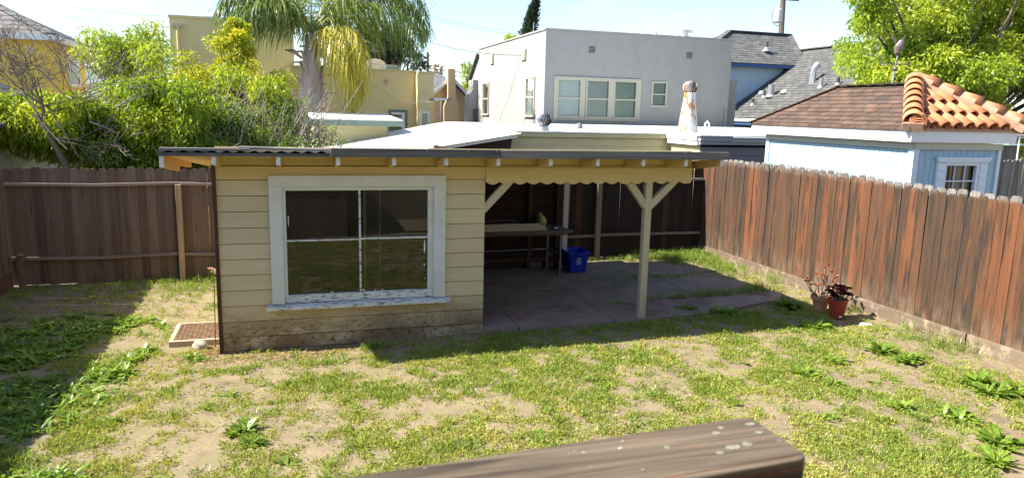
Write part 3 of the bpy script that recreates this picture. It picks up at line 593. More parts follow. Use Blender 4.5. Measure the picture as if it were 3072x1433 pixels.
M_aeon = leafmat('purple_rosette_leaf', [(0.0, (0.035, 0.010, 0.016)), (0.6, (0.10, 0.026, 0.03)), (0.88, (0.15, 0.06, 0.035)), (1.0, (0.34, 0.30, 0.08))], 0.15, 0.05)
ros = []; mb = MB()
for a, r, h in ((3.0, 0.15, 0.15), (0.2, 0.18, 0.17), (1.4, 0.08, 0.20), (4.6, 0.09, 0.12), (0.0, 0.03, 0.21), (2.2, 0.13, 0.17), (5.6, 0.15, 0.10), (3.7, 0.13, 0.09), (0.8, 0.13, 0.13), (5.0, 0.05, 0.16), (2.6, 0.09, 0.10)):
    b = Vector(c)+Vector((0.02*math.cos(a), 0.02*math.sin(a), 0.24)); e = Vector(c)+Vector((r*math.cos(a), r*math.sin(a)*0.8, 0.24+h)); mb.tube([b, (b+e)/2+Vector((0, 0, -0.02)), e], [0.014, 0.012, 0.01], 6); ros.append(e)
mb.build('stems', M_stem, PR)
Vs = []; Fs = []; rn = []; n0 = 0
for j, e in enumerate(ros):
    for lay in range(4):
        k = 13-2*lay; el = math.radians(8+22*lay); A = np.arange(k)*2*math.pi/k+lay*0.6+j
        D = np.stack([np.cos(A)*math.cos(el), np.sin(A)*math.cos(el), np.full(k, math.sin(el))], 1); Sd = np.stack([-np.sin(A), np.cos(A), np.zeros(k)], 1); ll = 0.085-0.013*lay
        C = np.tile(np.array(tuple(e)), (k, 1)); m1 = C+D*ll*0.75
        V = np.stack([C-Sd*0.006, C+Sd*0.006, m1+Sd*0.019+np.array([0, 0, 0.004]), C+D*ll+np.array([0, 0, 0.008]), m1-Sd*0.019+np.array([0, 0, 0.004])], 1).reshape(-1, 3)
        Vs.append(V); Fs.append(np.arange(5*k).reshape(k, 5)+n0); n0 += 5*k; rn.append(np.clip(np.full(k, 0.2*lay+0.1*RNG.random())+ (0.5 if j == 1 and lay > 0 else 0), 0, 1))
np_mesh('rosettes', np.concatenate(Vs), np.concatenate(Fs), np.concatenate(rn), M_aeon, PR)

# ================================================================ neighbouring buildings
M_stuc = flat('grey_stucco', (0.325, 0.322, 0.315), 0.92, 0, 0.05, 3, 0.15, layers=[((0.27, 0.268, 0.265), (0.5, 0.5, 0.12), 0.5, 0.75, None, None)])
M_stucy = flat('yellow_stucco', (0.70, 0.585, 0.33), 0.92, 0, 0.05, 2, 0.1)
M_stuct = flat('tan_stucco', (0.60, 0.535, 0.28), 0.92, 0, 0.05, 2, 0.1)
M_stucg = flat('golden_stucco', (0.72, 0.53, 0.11), 0.92, 0, 0.05, 2, 0.1)
M_stuco = flat('apricot_stucco', (0.70, 0.52, 0.31), 0.92, 0, 0.05, 2, 0.1)
M_trimc = flat('cream_trim', (0.47, 0.45, 0.37), 0.7, 0, 0.05)
M_trimw = flat('white_trim', (0.78, 0.78, 0.78), 0.6, 0, 0.04)
M_trimb = flat('pale_blue_trim', (0.62, 0.68, 0.74), 0.6, 0, 0.04)
M_blue = flat('blue_siding', (0.33, 0.47, 0.56), 0.7, 0, 0.05, 5)
M_bluew = flat('pale_blue_wall', (0.46, 0.56, 0.62), 0.8, 0, 0.04, 3)
M_bluet = flat('dark_blue_trim', (0.06, 0.12, 0.30), 0.6)
M_greent = flat('grey_green_trim', (0.15, 0.21, 0.19), 0.7)
M_mauve = flat('grey_mauve_siding', (0.185, 0.175, 0.195), 0.8, 0, 0.05)
M_mauvt = flat('grey_mauve_trim', (0.31, 0.305, 0.335), 0.7, 0, 0.04)
M_lap = mat('pale_yellow_siding', [(0.3, (0.47, 0.42, 0.24)), (0.7, (0.54, 0.49, 0.29))], (2, 9, 9), rough=0.8, bump=0.1, rnd=0.05, layers=[((0.22, 0.17, 0.09), (5, 30, 30), 0.70, 0.75, None, None), ((0.5, 0.5, 0.46), (4, 20, 20), 0.73, 0.76, None, None)])
M_lapg = flat('green_grey_siding', (0.36, 0.40, 0.36), 0.85, 0, 0.12, 4)
M_wroof = mat('white_roof_coating', [(0.3, (0.62, 0.62, 0.61)), (0.7, (0.76, 0.76, 0.75))], (1.2, 1.2, 1.2), rough=0.7, bump=0.1, layers=[((0.33, 0.32, 0.31), (1.2, 5, 5), 0.60, 0.72, None, None)])
M_wcorr = mat('pale_corrugated_roof', [(0.3, (0.66, 0.65, 0.60)), (0.7, (0.78, 0.77, 0.72))], (0.4, 5, 3), rough=0.6, bump=0.05, layers=[((0.45, 0.41, 0.34), (0.5, 9, 3), 0.60, 0.75, None, None)])
M_dim = flat('recess_shade', (0.02, 0.02, 0.022), 0.9)  # near-black tone standing for the shade inside vents
M_blind = flat('white_blinds', (0.62, 0.66, 0.64), 0.6, 0, 0.03)
M_wglass = glassmat('house_glass', (0.86, 0.93, 0.92), 1.6)
M_metal = flat('galvanised_vent', (0.42, 0.43, 0.45), 0.35, 0.6, 0.1, 10)
M_rustvent = mat('rusty_white_vent', [(0.3, (0.48, 0.475, 0.46)), (0.7, (0.58, 0.57, 0.55))], (5, 5, 5), rough=0.6, bump=0.1, layers=[((0.30, 0.14, 0.055), (4, 4, 2.2), 0.49, 0.62, None, None), ((0.16, 0.07, 0.03), (9, 9, 5), 0.62, 0.7, None, None)])
M_tile = mat('clay_roof_tile', [(0.3, (0.46, 0.175, 0.08)), (0.7, (0.56, 0.25, 0.125))], (5, 5, 5), rough=0.85, bump=0.15, rnd=0.16, layers=[((0.56, 0.36, 0.25), (3, 3, 3), 0.62, 0.78, None, None), ((0.30, 0.12, 0.06), (8, 8, 8), 0.64, 0.74, None, None)])
M_mortar = flat('tile_mortar', (0.44, 0.275, 0.19), 0.95, 0, 0.12, 14, 0.4)
M_copper = flat('aged_copper', (0.22, 0.17, 0.15), 0.5, 0.6, 0.25, 20)
M_pole = wood('utility_pole_wood', (0.10, 0.08, 0.07), (0.22, 0.18, 0.16), 2, 0.6)
M_wire = flat('cable_black', (0.05, 0.05, 0.055), 0.6)
M_wiregrey = flat('cable_grey', (0.20, 0.22, 0.24), 0.6)
M_dish = flat('dish_grey', (0.50, 0.52, 0.56), 0.5)
def shingle(name, a, b, k=1.0, axis='y', var=0.25):
    """courses and tabs on a roof: brick pattern over horizontal run and height"""
    mt, n, l, bs = new_mat(name); tc = n.new('ShaderNodeTexCoord'); sp = n.new('ShaderNodeSeparateXYZ'); cb = n.new('ShaderNodeCombineXYZ')
    l.new(tc.outputs['Object'], sp.inputs[0]); l.new(sp.outputs[0 if axis == 'x' else 1], cb.inputs[0]); l.new(sp.outputs[2], cb.inputs[1])
    br = n.new('ShaderNodeTexBrick'); br.inputs['Scale'].default_value = 1.0; br.inputs['Brick Width'].default_value = 0.30*k; br.inputs['Row Height'].default_value = 0.075*k
    br.inputs['Mortar Size'].default_value = 0.008*k; br.inputs['Mortar Smooth'].default_value = 0.2; br.inputs['Color1'].default_value = c4(a); br.inputs['Color2'].default_value = c4(b); br.inputs['Mortar'].default_value = c4(tuple(q*0.45 for q in a)); br.inputs['Bias'].default_value = 0.1
    br.offset = 0.37; l.new(cb.outputs[0], br.inputs['Vector'])
    nz = noise(n, l, coords(n, l, (2.5, 2.5, 6), False), 1.0, 6); v = maprange(n, l, nz, 0.3, 0.7, 1-var, 1+var)
    l.new(mix(n, l, br.outputs['Color'], v, 1.0, 'MULTIPLY'), bs.inputs['Base Color']); bs.inputs['Roughness'].default_value = 0.92; bs.inputs['Specular IOR Level'].default_value = 0.2
    bp = n.new('ShaderNodeBump'); bp.inputs['Strength'].default_value = 0.6; bp.inputs['Distance'].default_value = 0.02; l.new(br.outputs['Fac'], bp.inputs['Height']); bp.invert = True; l.new(bp.outputs[0], bs.inputs['Normal'])
    return mt
M_shbrown = shingle('brown_shingles', (0.070, 0.052, 0.043), (0.125, 0.078, 0.057), 1.0, 'y')
M_shgrey = shingle('grey_shingles', (0.085, 0.087, 0.087), (0.12, 0.121, 0.118), 1.6, 'y')
M_shgreyx = shingle('grey_front_shingles', (0.105, 0.105, 0.105), (0.15, 0.15, 0.147), 1.6, 'x')
M_shblue = shingle('slate_grey_shingles', (0.085, 0.088, 0.10), (0.12, 0.124, 0.137), 1.6, 'y')
M_shbluex = shingle('slate_front_shingles', (0.14, 0.133, 0.133), (0.19, 0.182, 0.182), 2.0, 'x')

def window_y(par, x0, x1, z0, z1, y, frame, split=True, blind=True, fw=0.06, glass=None, dep=0.04):
    """sash window in a wall that faces the yard (-Y), wall plane at y"""
    mb = MB(); mb.box(x0, x1, y-dep, y+0.02, z1-fw, z1); mb.box(x0, x0+fw, y-dep, y+0.02, z0+fw, z1-fw); mb.box(x1-fw, x1, y-dep, y+0.02, z0+fw, z1-fw); mb.box(x0-0.03, x1+0.03, y-dep-0.05, y+0.02, z0, z0+fw)
    zm = (z0+z1)/2
    if split: mb.box(x0+fw, x1-fw, y-dep*0.6, y+0.02, zm-0.025, zm+0.025)
    w = mb.build('window', frame, par)
    mb = MB(); mb.add([(x0+fw, y+0.0, z0+fw), (x1-fw, y, z0+fw), (x1-fw, y, z1-fw), (x0+fw, y, z1-fw)], [(0, 1, 2, 3)])
    p = mb.build('pane', glass or M_wglass, None); p.data.transform(Matrix.Translation(-par.location)); p.parent = w
    if blind:
        mb = MB(); k = 0; z = z0+fw
        while z < z1-fw-0.02: mb.prism([(x0+fw, y+0.05, z), (x0+fw, y+0.075, z+0.045), (x0+fw, y+0.08, z+0.045), (x0+fw, y+0.055, z)], (x1-x0-2*fw, 0, 0)); z += 0.05
        q = mb.build('blinds', M_blind, None); q.data.transform(Matrix.Translation(-par.location)); q.parent = w
    return w
def window_x(par, y0, y1, z0, z1, x, frame, fw=0.06, blind=True):
    """sash window in a wall facing -X, wall plane at x"""
    mb = MB(); mb.box(x-0.05, x+0.02, y0, y1, z1-fw, z1); mb.box(x-0.05, x+0.02, y0, y0+fw, z0+fw, z1-fw); mb.box(x-0.05, x+0.02, y1-fw, y1, z0+fw, z1-fw); mb.box(x-0.09, x+0.02, y0-0.05, y1+0.05, z0, z0+fw)
    zm = (z0+z1)/2; mb.box(x-0.03, x+0.02, y0+fw, y1-fw, zm-0.025, zm+0.025); w = mb.build('window', frame, par)
    mb = MB(); mb.add([(x+0.0, y0+fw, z0+fw), (x, y1-fw, z0+fw), (x, y1-fw, z1-fw), (x, y0+fw, z1-fw)], [(0, 1, 2, 3)])
    p = mb.build('pane', M_wglass, None); p.data.transform(Matrix.Translation(-par.location)); p.parent = w
    if blind:
        mb = MB(); z = z0+fw
        while z < z1-fw-0.02: mb.prism([(x+0.05, y0+fw, z), (x+0.075, y0+fw, z+0.045), (x+0.08, y0+fw, z+0.045), (x+0.055, y0+fw, z)], (0, y1-y0-2*fw, 0)); z += 0.05
        q = mb.build('blinds', M_blind, None); q.data.transform(Matrix.Translation(-par.location)); q.parent = w
    return w
def wall_with_holes(mb, x0, x1, z0, z1, y0, y1, holes, r=0.5):
    """wall slab facing -Y between y0 and y1 with rectangular openings"""
    xs = sorted(set([x0, x1]+[h[0] for h in holes]+[h[1] for h in holes])); zs = sorted(set([z0, z1]+[h[2] for h in holes]+[h[3] for h in holes]))
    for i in range(len(xs)-1):
        j = 0
        while j < len(zs)-1:
            solid = lambda j: not any(h[0] <= (xs[i]+xs[i+1])/2 <= h[1] and h[2] <= (zs[j]+zs[j+1])/2 <= h[3] for h in holes)
            if not solid(j): j += 1; continue
            k = j
            while k+1 < len(zs)-1 and solid(k+1): k += 1
            mb.box(xs[i], xs[i+1], y0, y1, zs[j], zs[k+1], r); j = k+1
    return mb

# ---- grey flat-roofed house
GH = thing('grey_house', (12.1, 27.0, 0), 'flat-roofed grey stucco house with a sunlit white left side and a row of three windows', 'house')
yF = 24.0; hx = [(8.93, 9.90), (10.02, 10.98), (11.08, 12.05)]
mb = MB(); holes = [(a+0.03, b-0.03, 2.86, 4.19) for a, b in hx]+[(12.59, 13.22, 3.31, 4.2)]
wall_with_holes(mb, 8.5, 15.82, 0, 5.78, yF, yF+0.2, holes)
mb.box(15.62, 15.82, yF+0.2, 33, 0, 5.78); mb.box(8.705, 15.61, 32.8, 33, 0, 5.7)
mb.box(8.705, 15.61, yF+0.205, 32.79, 5.3, 5.45)
# left wall in the YZ plane, built with openings by hand
ly = [(24.98, 26.02), (31.2, 32.28)]
def boxy(y0, y1, z0, z1): mb.box(8.5, 8.70, y0, y1, z0, z1, 0.5)
boxy(yF+0.2, ly[0][0], 0, 5.78); boxy(ly[0][1], ly[1][0], 0, 5.78); boxy(ly[1][1], 33.1, 0, 5.78)
for a, b in ly: boxy(a, b, 0, 2.85); boxy(a, b, 4.26, 5.78)
mb.prism([(8.5, 33.1, 0), (8.5, 34.5, 0), (8.5, 34.5, 4.55), (8.5, 33.1, 5.5)], (7.3, 0, 0), 0.5)
mb.build('wall', M_stuc, GH)
mb = MB(); mb.box(8.46, 15.86, yF-0.03, yF+0.22, 5.782, 5.84); mb.box(8.46, 8.73, yF+0.225, 33.12, 5.782, 5.84); mb.build('parapet_cap', M_stuc, GH)
mb = MB(); mb.beam((8.44, 33.08, 5.56), (8.44, 34.6, 4.53), 0.16, 0.10); mb.build('roof_edge', M_shgrey, GH)
mb = MB(); mb.box(15.83, 16.55, yF+0.6, 32, 0, 4.40); mb.build('side_wing', M_stuc, GH); 
for a, b in hx: window_y(GH, a+0.02, b-0.02, 2.85, 4.20, yF, M_trimc)
mb = MB(); mb.box(8.85, 12.13, yF-0.05, yF-0.002, 2.77, 2.848); mb.box(8.85, 12.13, yF-0.05, yF-0.002, 4.202, 4.25)
for x in (8.85, 9.885, 10.965, 12.035): mb.box(x, x+0.13 if x != 8.85 else x+0.098, yF-0.035, yF-0.002, 2.85, 4.20)
mb.build('window_surround', M_trimc, GH)
window_y(GH, 12.59, 13.22, 3.30, 4.21, yF, M_trimc)
for a, b in ly: window_x(GH, a, b, 2.84, 4.27, 8.5, M_trimc)
def louver(par, x, z, w, h, y):
    mb = MB(); mb.box(x-w/2, x+w/2, y-0.012, y-0.002, z-h/2, z+h/2); v = mb.build('vent', M_dim, par); mb = MB()
    for k in range(5): q = z-h/2+h*(k+0.1)/5; mb.prism([(x-w/2, y-0.013, q+h*0.12), (x-w/2, y-0.035, q), (x-w/2, y-0.03, q-0.004), (x-w/2, y-0.013, q+h*0.1)], (w, 0, 0))
    o = mb.build('louver', M_stuc, None); o.data.transform(Matrix.Translation(-par.location)); o.parent = v
louver(GH, 10.22, 5.2, 0.22, 0.22, yF); louver(GH, 14.05, 5.18, 0.22, 0.22, yF)
for y, z in ((26.35, 5.12), (30.8, 5.22)):
    mb = MB(); mb.box(8.490, 8.498, y-0.25, y+0.25, z-0.18, z+0.18); mb.build('vent', M_stuc, GH)
    mb = MB(); mb.prism([(8.42, y-0.25, z-0.20), (8.42, y-0.25, z+0.14), (8.488, y-0.25, z+0.22), (8.488, y-0.25, z-0.20)], (0, 0.06, 0)); mb.box(8.44, 8.488, y-0.18, y+0.25, z-0.21, z-0.18); mb.build('vent_hood', M_trimc, GH)
mb = MB(); c0 = 33.2; mb.prism([(8.49, c0, 0), (8.10, c0, 0), (8.10, c0, 3.75), (8.26, c0, 4.0), (8.26, c0, 4.42), (8.49, c0, 4.42)], (0, 0.9, 0)); mb.build('chimney', M_stuc, GH)
mb = MB(); mb.tube([(8.3, c0-0.06, 1.8), (8.3, c0-0.06, 3.1)], 0.03, 6); mb.tube([(8.4, c0-0.06, 1.8), (8.4, c0-0.06, 3.1)], 0.03, 6); mb.build('conduit', M_copper, GH)
mb = MB(); mb.tube([(14.41, 25.0, 5.45), (14.41, 25.0, 6.12)], 0.105, 14); mb.tube([(14.22, 24.98, 6.17), (14.66, 25.0, 6.17)], 0.085, 12); mb.box(14.3, 14.52, 24.9, 25.1, 5.93, 5.98); mb.build('flue', M_trimw, GH)
mb = MB(); mb.tube([(12.95, 24.6, 5.4), (12.95, 24.6, 5.98)], 0.05, 8); mb.build('vent_pipe', M_trimw, GH); mb = MB(); mb.tube([(13.85, 24.6, 5.4), (13.85, 24.6, 5.95)], 0.05, 8); mb.build('vent_pipe', M_trimw, GH)
mb = MB(); mb.tube([(8.7, 26, 5.8), (8.72, 26, 6.25)], 0.012, 4); mb.tube([(8.72, 26, 6.05), (9.0, 26, 6.35)], 0.010, 4); mb.build('antenna', M_metal, GH)
mb = MB(); mb.tube([(15.72, yF-0.05, 2.5), (15.72, yF-0.05, 3.3)], 0.04, 8); mb.build('downpipe', M_stuc, GH)

# ---- cream garage with white roof and turbine vents
CG = thing('cream_garage', (7.2, 19, 0), 'long low garage with cream lap siding and a white flat roof', 'garage')
mb = MB(); z = 0
for k in range(12):
    z0 = 2.42-0.19*(k+1); z1 = z0+0.186; mb.prism([(5.06, 16.475, z0), (5.06, 16.5, z0), (5.06, 16.5, z1), (5.06, 16.49, z1)], (4.16, 0, 0))
mb.build('lap_siding', M_lap, CG)
mb = MB(); mb.box(5.06, 9.3, 16.502, 22.8, 0, 2.42); mb.build('wall', M_lap, CG)
mb = MB(); mb.box(5.02, 9.36, 16.42, 16.50, 2.43, 2.535, 0.3); mb.build('fascia', M_lap, CG)
mb = MB(); mb.box(9.20, 9.32, 16.44, 16.47, 0.4, 2.41); mb.build('metal_corner', M_metal, CG)
mb = MB(); mb.prism([(5.0, 16.40, 2.54), (5.0, 23.3, 2.60), (5.0, 23.3, 2.64), (5.0, 16.40, 2.565)], (4.4, 0, 0)); mb.prism([(9.41, 15.3, 2.555), (9.41, 23.3, 2.60), (9.41, 23.3, 2.64), (9.41, 15.3, 2.58)], (6.5, 0, 0))
mb.build('white_roof', M_wroof, CG)
mb = MB(); mb.box(4.72, 5.055, 16.30, 16.36, 0.6, 2.27); mb.build('side_panel', M_lap, CG)
mb = MB(); mb.box(4.66, 4.715, 16.28, 16.40, 0.6, 2.30); mb.build('corner_post', M_trimc, CG)
def turbine(par, c, r, z0):
    mb = MB(); n = 18
    for k in range(n):
        pts0 = []; pts1 = []
        for j in range(9):
            ph = math.radians(-72+144*j/8); rr = r*math.cos(ph)**0.75; zz = z0+r*0.78*(math.sin(ph)+0.95); a = 2*math.pi*k/n+0.25*math.sin(ph)
            pts0.append((c[0]+rr*math.cos(a), c[1]+rr*math.sin(a), zz)); pts1.append((c[0]+rr*0.86*math.cos(a+0.25), c[1]+rr*0.86*math.sin(a+0.25), zz))
        mb.add(pts0+pts1, [(j, j+1, 9+j+1, 9+j) for j in range(8)], k/n)
    mb.lathe([(0.35*r, z0+r*1.46), (0.30*r, z0+r*1.52), (0.0, z0+r*1.53)], (c[0], c[1], 0), 16); mb.lathe([(0.2*r, z0-0.01), (0.2*r, z0+r*1.45)], (c[0], c[1], 0), 8)
    return mb
def vshade_core(par, c, r, z0):
    m2 = MB(); m2.lathe([(0.02, z0+0.06*r)]+[(0.80*r*math.cos(math.radians(p)), z0+r*0.78*(math.sin(math.radians(p))*0.9+0.95)) for p in range(-70, 75, 20)]+[(0.02, z0+1.45*r)], (c[0], c[1], 0), 16); m2.build('shade_core', M_dim, par)  # dark body added inside the vent so its slots look shaded
T1 = thing('turbine_vent', (5.92, 16.7, 2.56), 'short silver turbine vent at the left end of the white garage roof', 'roof vent', 'turbine vents on the white garage roof')
turbine(T1, (5.92, 16.7), 0.20, 2.68).build('turbine_head', M_metal, T1, smooth=True)
vshade_core(T1, (5.92, 16.7), 0.20, 2.68)
mb = MB(); mb.lathe([(0.17, 2.53), (0.14, 2.57), (0.13, 2.69)], (5.92, 16.7, 0), 18); mb.build('base', M_metal, T1)
T2 = thing('turbine_vent', (9.98, 16.9, 2.56), 'tall rusty white turbine vent on a tapered stack above the garage roof', 'roof vent', 'turbine vents on the white garage roof')
turbine(T2, (9.98, 16.9), 0.19, 3.60).build('turbine_head', M_rustvent, T2, smooth=True)
vshade_core(T2, (9.98, 16.9), 0.19, 3.60)
mb = MB(); mb.lathe([(0.265, 2.56), (0.255, 2.70), (0.15, 3.42), (0.15, 3.61)], (9.98, 16.9, 0), 24); mb.build('stack', M_rustvent, T2)
mb = MB(); c = aty(1738, 376, 19); mb.lathe([(0.10, -0.25), (0.10, -0.03), (0.06, 0.05), (0.0, 0.07)], c, 12); tag(mb.build('roof_vent', M_mauve, smooth=True), 'small dark domed vent on the white garage roof below the triple windows', 'roof vent')
mb = MB(); c = aty(2121, 374, 19.5); mb.tube([c+Vector((-0.06, 0, -0.3)), c+Vector((-0.06, 0, 0.03)), c+Vector((0.0, 0, 0.09)), c+Vector((0.07, 0, 0.03)), c+Vector((0.07, 0, -0.05))], 0.03, 8); tag(mb.build('vent_pipe', M_trimw, smooth=True), 'small white hooked vent pipe on the garage roof right of the rusty stack', 'roof vent')
# ---- grey-mauve garage
MG = thing('grey_garage', (11.5, 16, 0), 'grey-purple lap-sided garage joined to the white roof, left of the blue shed', 'garage')
mb = MB()
for k in range(12): z0 = 2.30-0.19*(k+1); mb.prism([(9.25, 14.975, z0), (9.25, 15.0, z0), (9.25, 15.0, z0+0.186), (9.25, 14.99, z0+0.186)], (5.5, 0, 0))
mb.box(9.30, 14.7, 15.003, 16.3, 0, 2.30); mb.build('wall', M_mauve, MG)
mb = MB()
for k in range(12): z0 = 2.42-0.19*(k+1); mb.prism([(9.225, 15.02, z0), (9.25, 15.02, z0), (9.25, 15.02, z0+0.186), (9.24, 15.02, z0+0.186)], (0, 1.46, 0))
mb.build('side_wall', M_lap, MG)
mb = MB(); mb.box(9.16, 15, 14.90, 14.97, 2.36, 2.44); mb.box(9.14, 15, 14.86, 14.97, 2.445, 2.535); mb.build('fascia', M_mauvt, MG)
mb = MB(); mb.box(9.12, 9.20, 14.98, 16.38, 2.34, 2.45); mb.box(9.09, 9.2, 14.98, 16.40, 2.455, 2.55); mb.build('side_fascia', M_trimw, MG)
mb = MB(); mb.box(9.1, 15.2, 14.84, 16.38, 2.552, 2.578); mb.build('white_roof', M_wroof, MG)
# ---- lean-to with corrugated roof
LT = thing('corrugated_shed', (3.0, 18.5, 0), 'low shed with a sunlit pale corrugated roof behind the garden shed', 'shed')
mb = MB(); na = 480
ys = np.linspace(15.75, 24.1, na); V = []; F = []
def ltz(x, y): return 1.84+(x-0.9)*(2.52-1.84)/(5.0-0.9) + 0.010*(y-15.8)*(x-0.9)/4.1
for x in (0.2, 5.05):
    for y in ys: V.append((x, y, ltz(x, y)+0.02*math.sin(y*2*math.pi/0.21)))
for x in (0.2, 5.05):
    for y in ys: V.append((x, y, ltz(x, y)-0.012+0.02*math.sin(y*2*math.pi/0.21)))
for i in range(na-1): F += [(i, i+1, na+i+1, na+i), (2*na+i, 3*na+i, 3*na+i+1, 2*na+i+1), (na+i, na+i+1, 3*na+i+1, 3*na+i)]
F.append((0, na, 3*na, 2*na)); mb.add(V, F, 0.4); mb.build('corrugated_roof', M_wcorr, LT)
mb = MB(); mb.prism([(0.3, 16.0, 0), (4.9, 16.0, 0), (4.9, 16.0, ltz(4.9, 16)-0.05), (0.3, 16.0, ltz(0.3, 16)-0.05)], (0, 7.8, 0)); mb.build('wall', M_inner, LT)
mb = MB(); mb.beam((0.2, 15.85, ltz(0.2, 15.8)-0.05), (5.0, 15.85, ltz(5.0, 15.8)-0.055), 0.05, 0.06); mb.build('rake_board', M_trimw, LT)

# ---- blue shed with half shingle, half tile hip roof
BS = thing('blue_shed', (10.6, 11.2, 0), 'small blue shed with hip roof half brown shingles, half clay tiles', 'shed')
bx0, bx1, by0, by1 = 9.72, 11.55, 9.38, 13.2; ex0, ex1, ey0, ey1 = 9.5, 11.80, 9.25, 13.54; ez = 2.90
mb = MB()
k = bx0+0.1
def hole_board_front(x0, x1):
    r = random.random()
    if x1 < 10.30 or x0 > 11.16: mb.box(x0, x1, by0, by0+0.03, 0, 2.66, r)
    else: mb.box(x0, x1, by0, by0+0.03, 0, 1.55, r); mb.box(x0, x1, by0, by0+0.03, 2.36, 2.66, r)
x = bx0
while x < bx1-0.02: hole_board_front(x, min(x+0.118, bx1)); x += 0.125
y = by0+0.05
while y < by1: mb.box(bx0, bx0+0.03, y, min(y+0.128, by1), 0, 2.66); y += 0.135
mb.build('board_siding', M_blue, BS)
mb = MB(); mb.box(bx0+0.032, bx0+0.06, by0+0.04, by1, 0, 2.66); mb.box(bx0+0.065, 10.30, by0+0.032, by0+0.06, 0, 2.66); mb.box(11.16, bx1, by0+0.032, by0+0.06, 0, 2.66); mb.box(10.302, 11.158, by0+0.032, by0+0.06, 0, 1.55); mb.box(10.302, 11.158, by0+0.032, by0+0.06, 2.36, 2.66)
mb.box(bx1-0.05, bx1, by0+0.062, by1, 0, 2.66); mb.box(bx0+0.065, bx1-0.06, by1-0.05, by1, 0, 2.66); mb.build('inner_wall', M_mauve, BS)
mb = MB(); mb.box(bx0-0.025, bx0+0.09, by0-0.025, by0-0.003, 0, 2.62); mb.box(bx0-0.025, bx0-0.003, by0-0.0031, by0+0.09, 0, 2.62); mb.build('corner_trim', M_trimb, BS); mb = MB(); mb.box(bx1-0.05, bx1+0.02, by0-0.025, by0-0.003, 0, 2.62); mb.build('corner_trim', M_trimb, BS); mb = MB(); mb.box(bx0-0.025, bx0-0.003, by1-0.1, by1, 0, 2.62); mb.build('corner_trim', M_trimb, BS)
mb = MB(); mb.box(bx0-0.03, bx1+0.02, by0-0.04, by0-0.026, 2.56, 2.665); mb.box(bx0-0.04, bx0-0.026, by0-0.02, by1, 2.56, 2.665); mb.build('frieze', M_trimc, BS)
mb = MB(); mb.box(ex0+0.03, ex1-0.03, ey0+0.03, ey0+0.07, 2.68, 2.875); mb.box(ex0+0.03, ex0+0.07, ey0+0.075, ey1-0.03, 2.68, 2.875); mb.box(ex0+0.075, ex1-0.03, ey0+0.075, ey1-0.05, 2.67, 2.70); mb.build('fascia', M_trimw, BS)
ap0 = Vector((10.65, 10.45, 3.66)); ap1 = Vector((10.65, 12.3, 3.66))
c00, c10, c11, c01 = Vector((ex0, ey0, ez)), Vector((ex1, ey0, ez)), Vector((ex1, ey1, ez)), Vector((ex0, ey1, ez))
dn = Vector((0, 0, -0.04))
mb = MB()
mb.add([c00, c01, ap1, ap0, c00+dn, c01+dn, ap1+dn, ap0+dn], [(0, 3, 2, 1), (4, 5, 6, 7), (0, 1, 5, 4), (1, 2, 6, 5), (2, 3, 7, 6), (3, 0, 4, 7)], 0.3)
mb.add([c11, ap1, c01], [(0, 1, 2)], 0.4); mb.add([c10, ap0, ap1, c11], [(0, 1, 2, 3)], 0.6)
mb.build('shingle_roof', M_shbrown, BS)
mb = MB()
for k in range(11):
    a = c01.lerp(ap1, k/11); b = c01.lerp(ap1, (k+1.15)/11); mb.beam(a+Vector((0, 0, 0.02)), b+Vector((0, 0, 0.012)), 0.16, 0.02)
for k in range(6):
    a = ap1.lerp(ap0, k/6); b = ap1.lerp(ap0, (k+1.1)/6); mb.beam(a+Vector((0, 0, 0.02)), b+Vector((0, 0, 0.012)), 0.2, 0.02)
mb.build('ridge_caps', M_shbrown, BS)
# barrel tiles on the front slope
mb = MB(); sl = (ap0.z-ez)/(ap0.y-ey0); pitch = 0.252; rows = 4; run = ap0.y-ey0
def halfpipe(mb, a, b, r0, r1, up, n=8, th=0.016, sweep=math.pi):
    a, b = Vector(a), Vector(b); d = (b-a).normalized(); sx = d.cross(Vector(up)).normalized(); sz = sx.cross(d)
    out = []
    for p, r in ((a, r0), (b, r1)):
        for rr in (r, r-th):
            out += [p + sx*(rr*math.cos(math.pi/2-sweep/2+sweep*k/n)) + sz*(rr*math.sin(math.pi/2-sweep/2+sweep*k/n)) for k in range(n+1)]
    m_ = n+1; fs = []
    for k in range(n): fs += [(k, k+1, 2*m_+k+1, 2*m_+k), (m_+k, 3*m_+k, 3*m_+k+1, m_+k+1), (k, m_+k, m_+k+1, k+1), (2*m_+k, 2*m_+k+1, 3*m_+k+1, 3*m_+k)]
    fs += [(0, 2*m_, 3*m_, m_), (n, m_+n, 3*m_+n, 2*m_+n)]; mb.add(out, fs)
pans = MB()
for row in range(rows):
    t0 = row/rows; y0 = ey0-0.05+run*t0; y1 = y0+run/rows*1.22; z0 = ez+sl*(y0-ey0)+0.035+0.02; z1 = ez+sl*(y1-ey0)+0.035-0.005
    tm = (row+0.75)/rows; xl = ex0+(ap0.x-ex0)*tm; xr = ex1-(ex1-ap0.x)*tm; j = 0; x = ex0+0.10+ (0.126 if row % 2 else 0)
    while x < ex1:
        if xl < x < xr: halfpipe(mb, (x, y0, z0), (x, y1, z1), 0.108, 0.088, (0, 0, 1))
        if xl-0.1 < x+pitch/2 < xr: halfpipe(pans, (x+pitch/2, y0+0.01, z0+0.028), (x+pitch/2, y1, z1+0.028), 0.085, 0.07, (0, 0, -1))
        x += pitch
tl = mb.build('tile_roof', M_tile, BS, smooth=True)
q = pans.build('pan_tiles', M_tile, None, smooth=True); q.data.transform(Matrix.Translation(-BS.location)); q.parent = tl
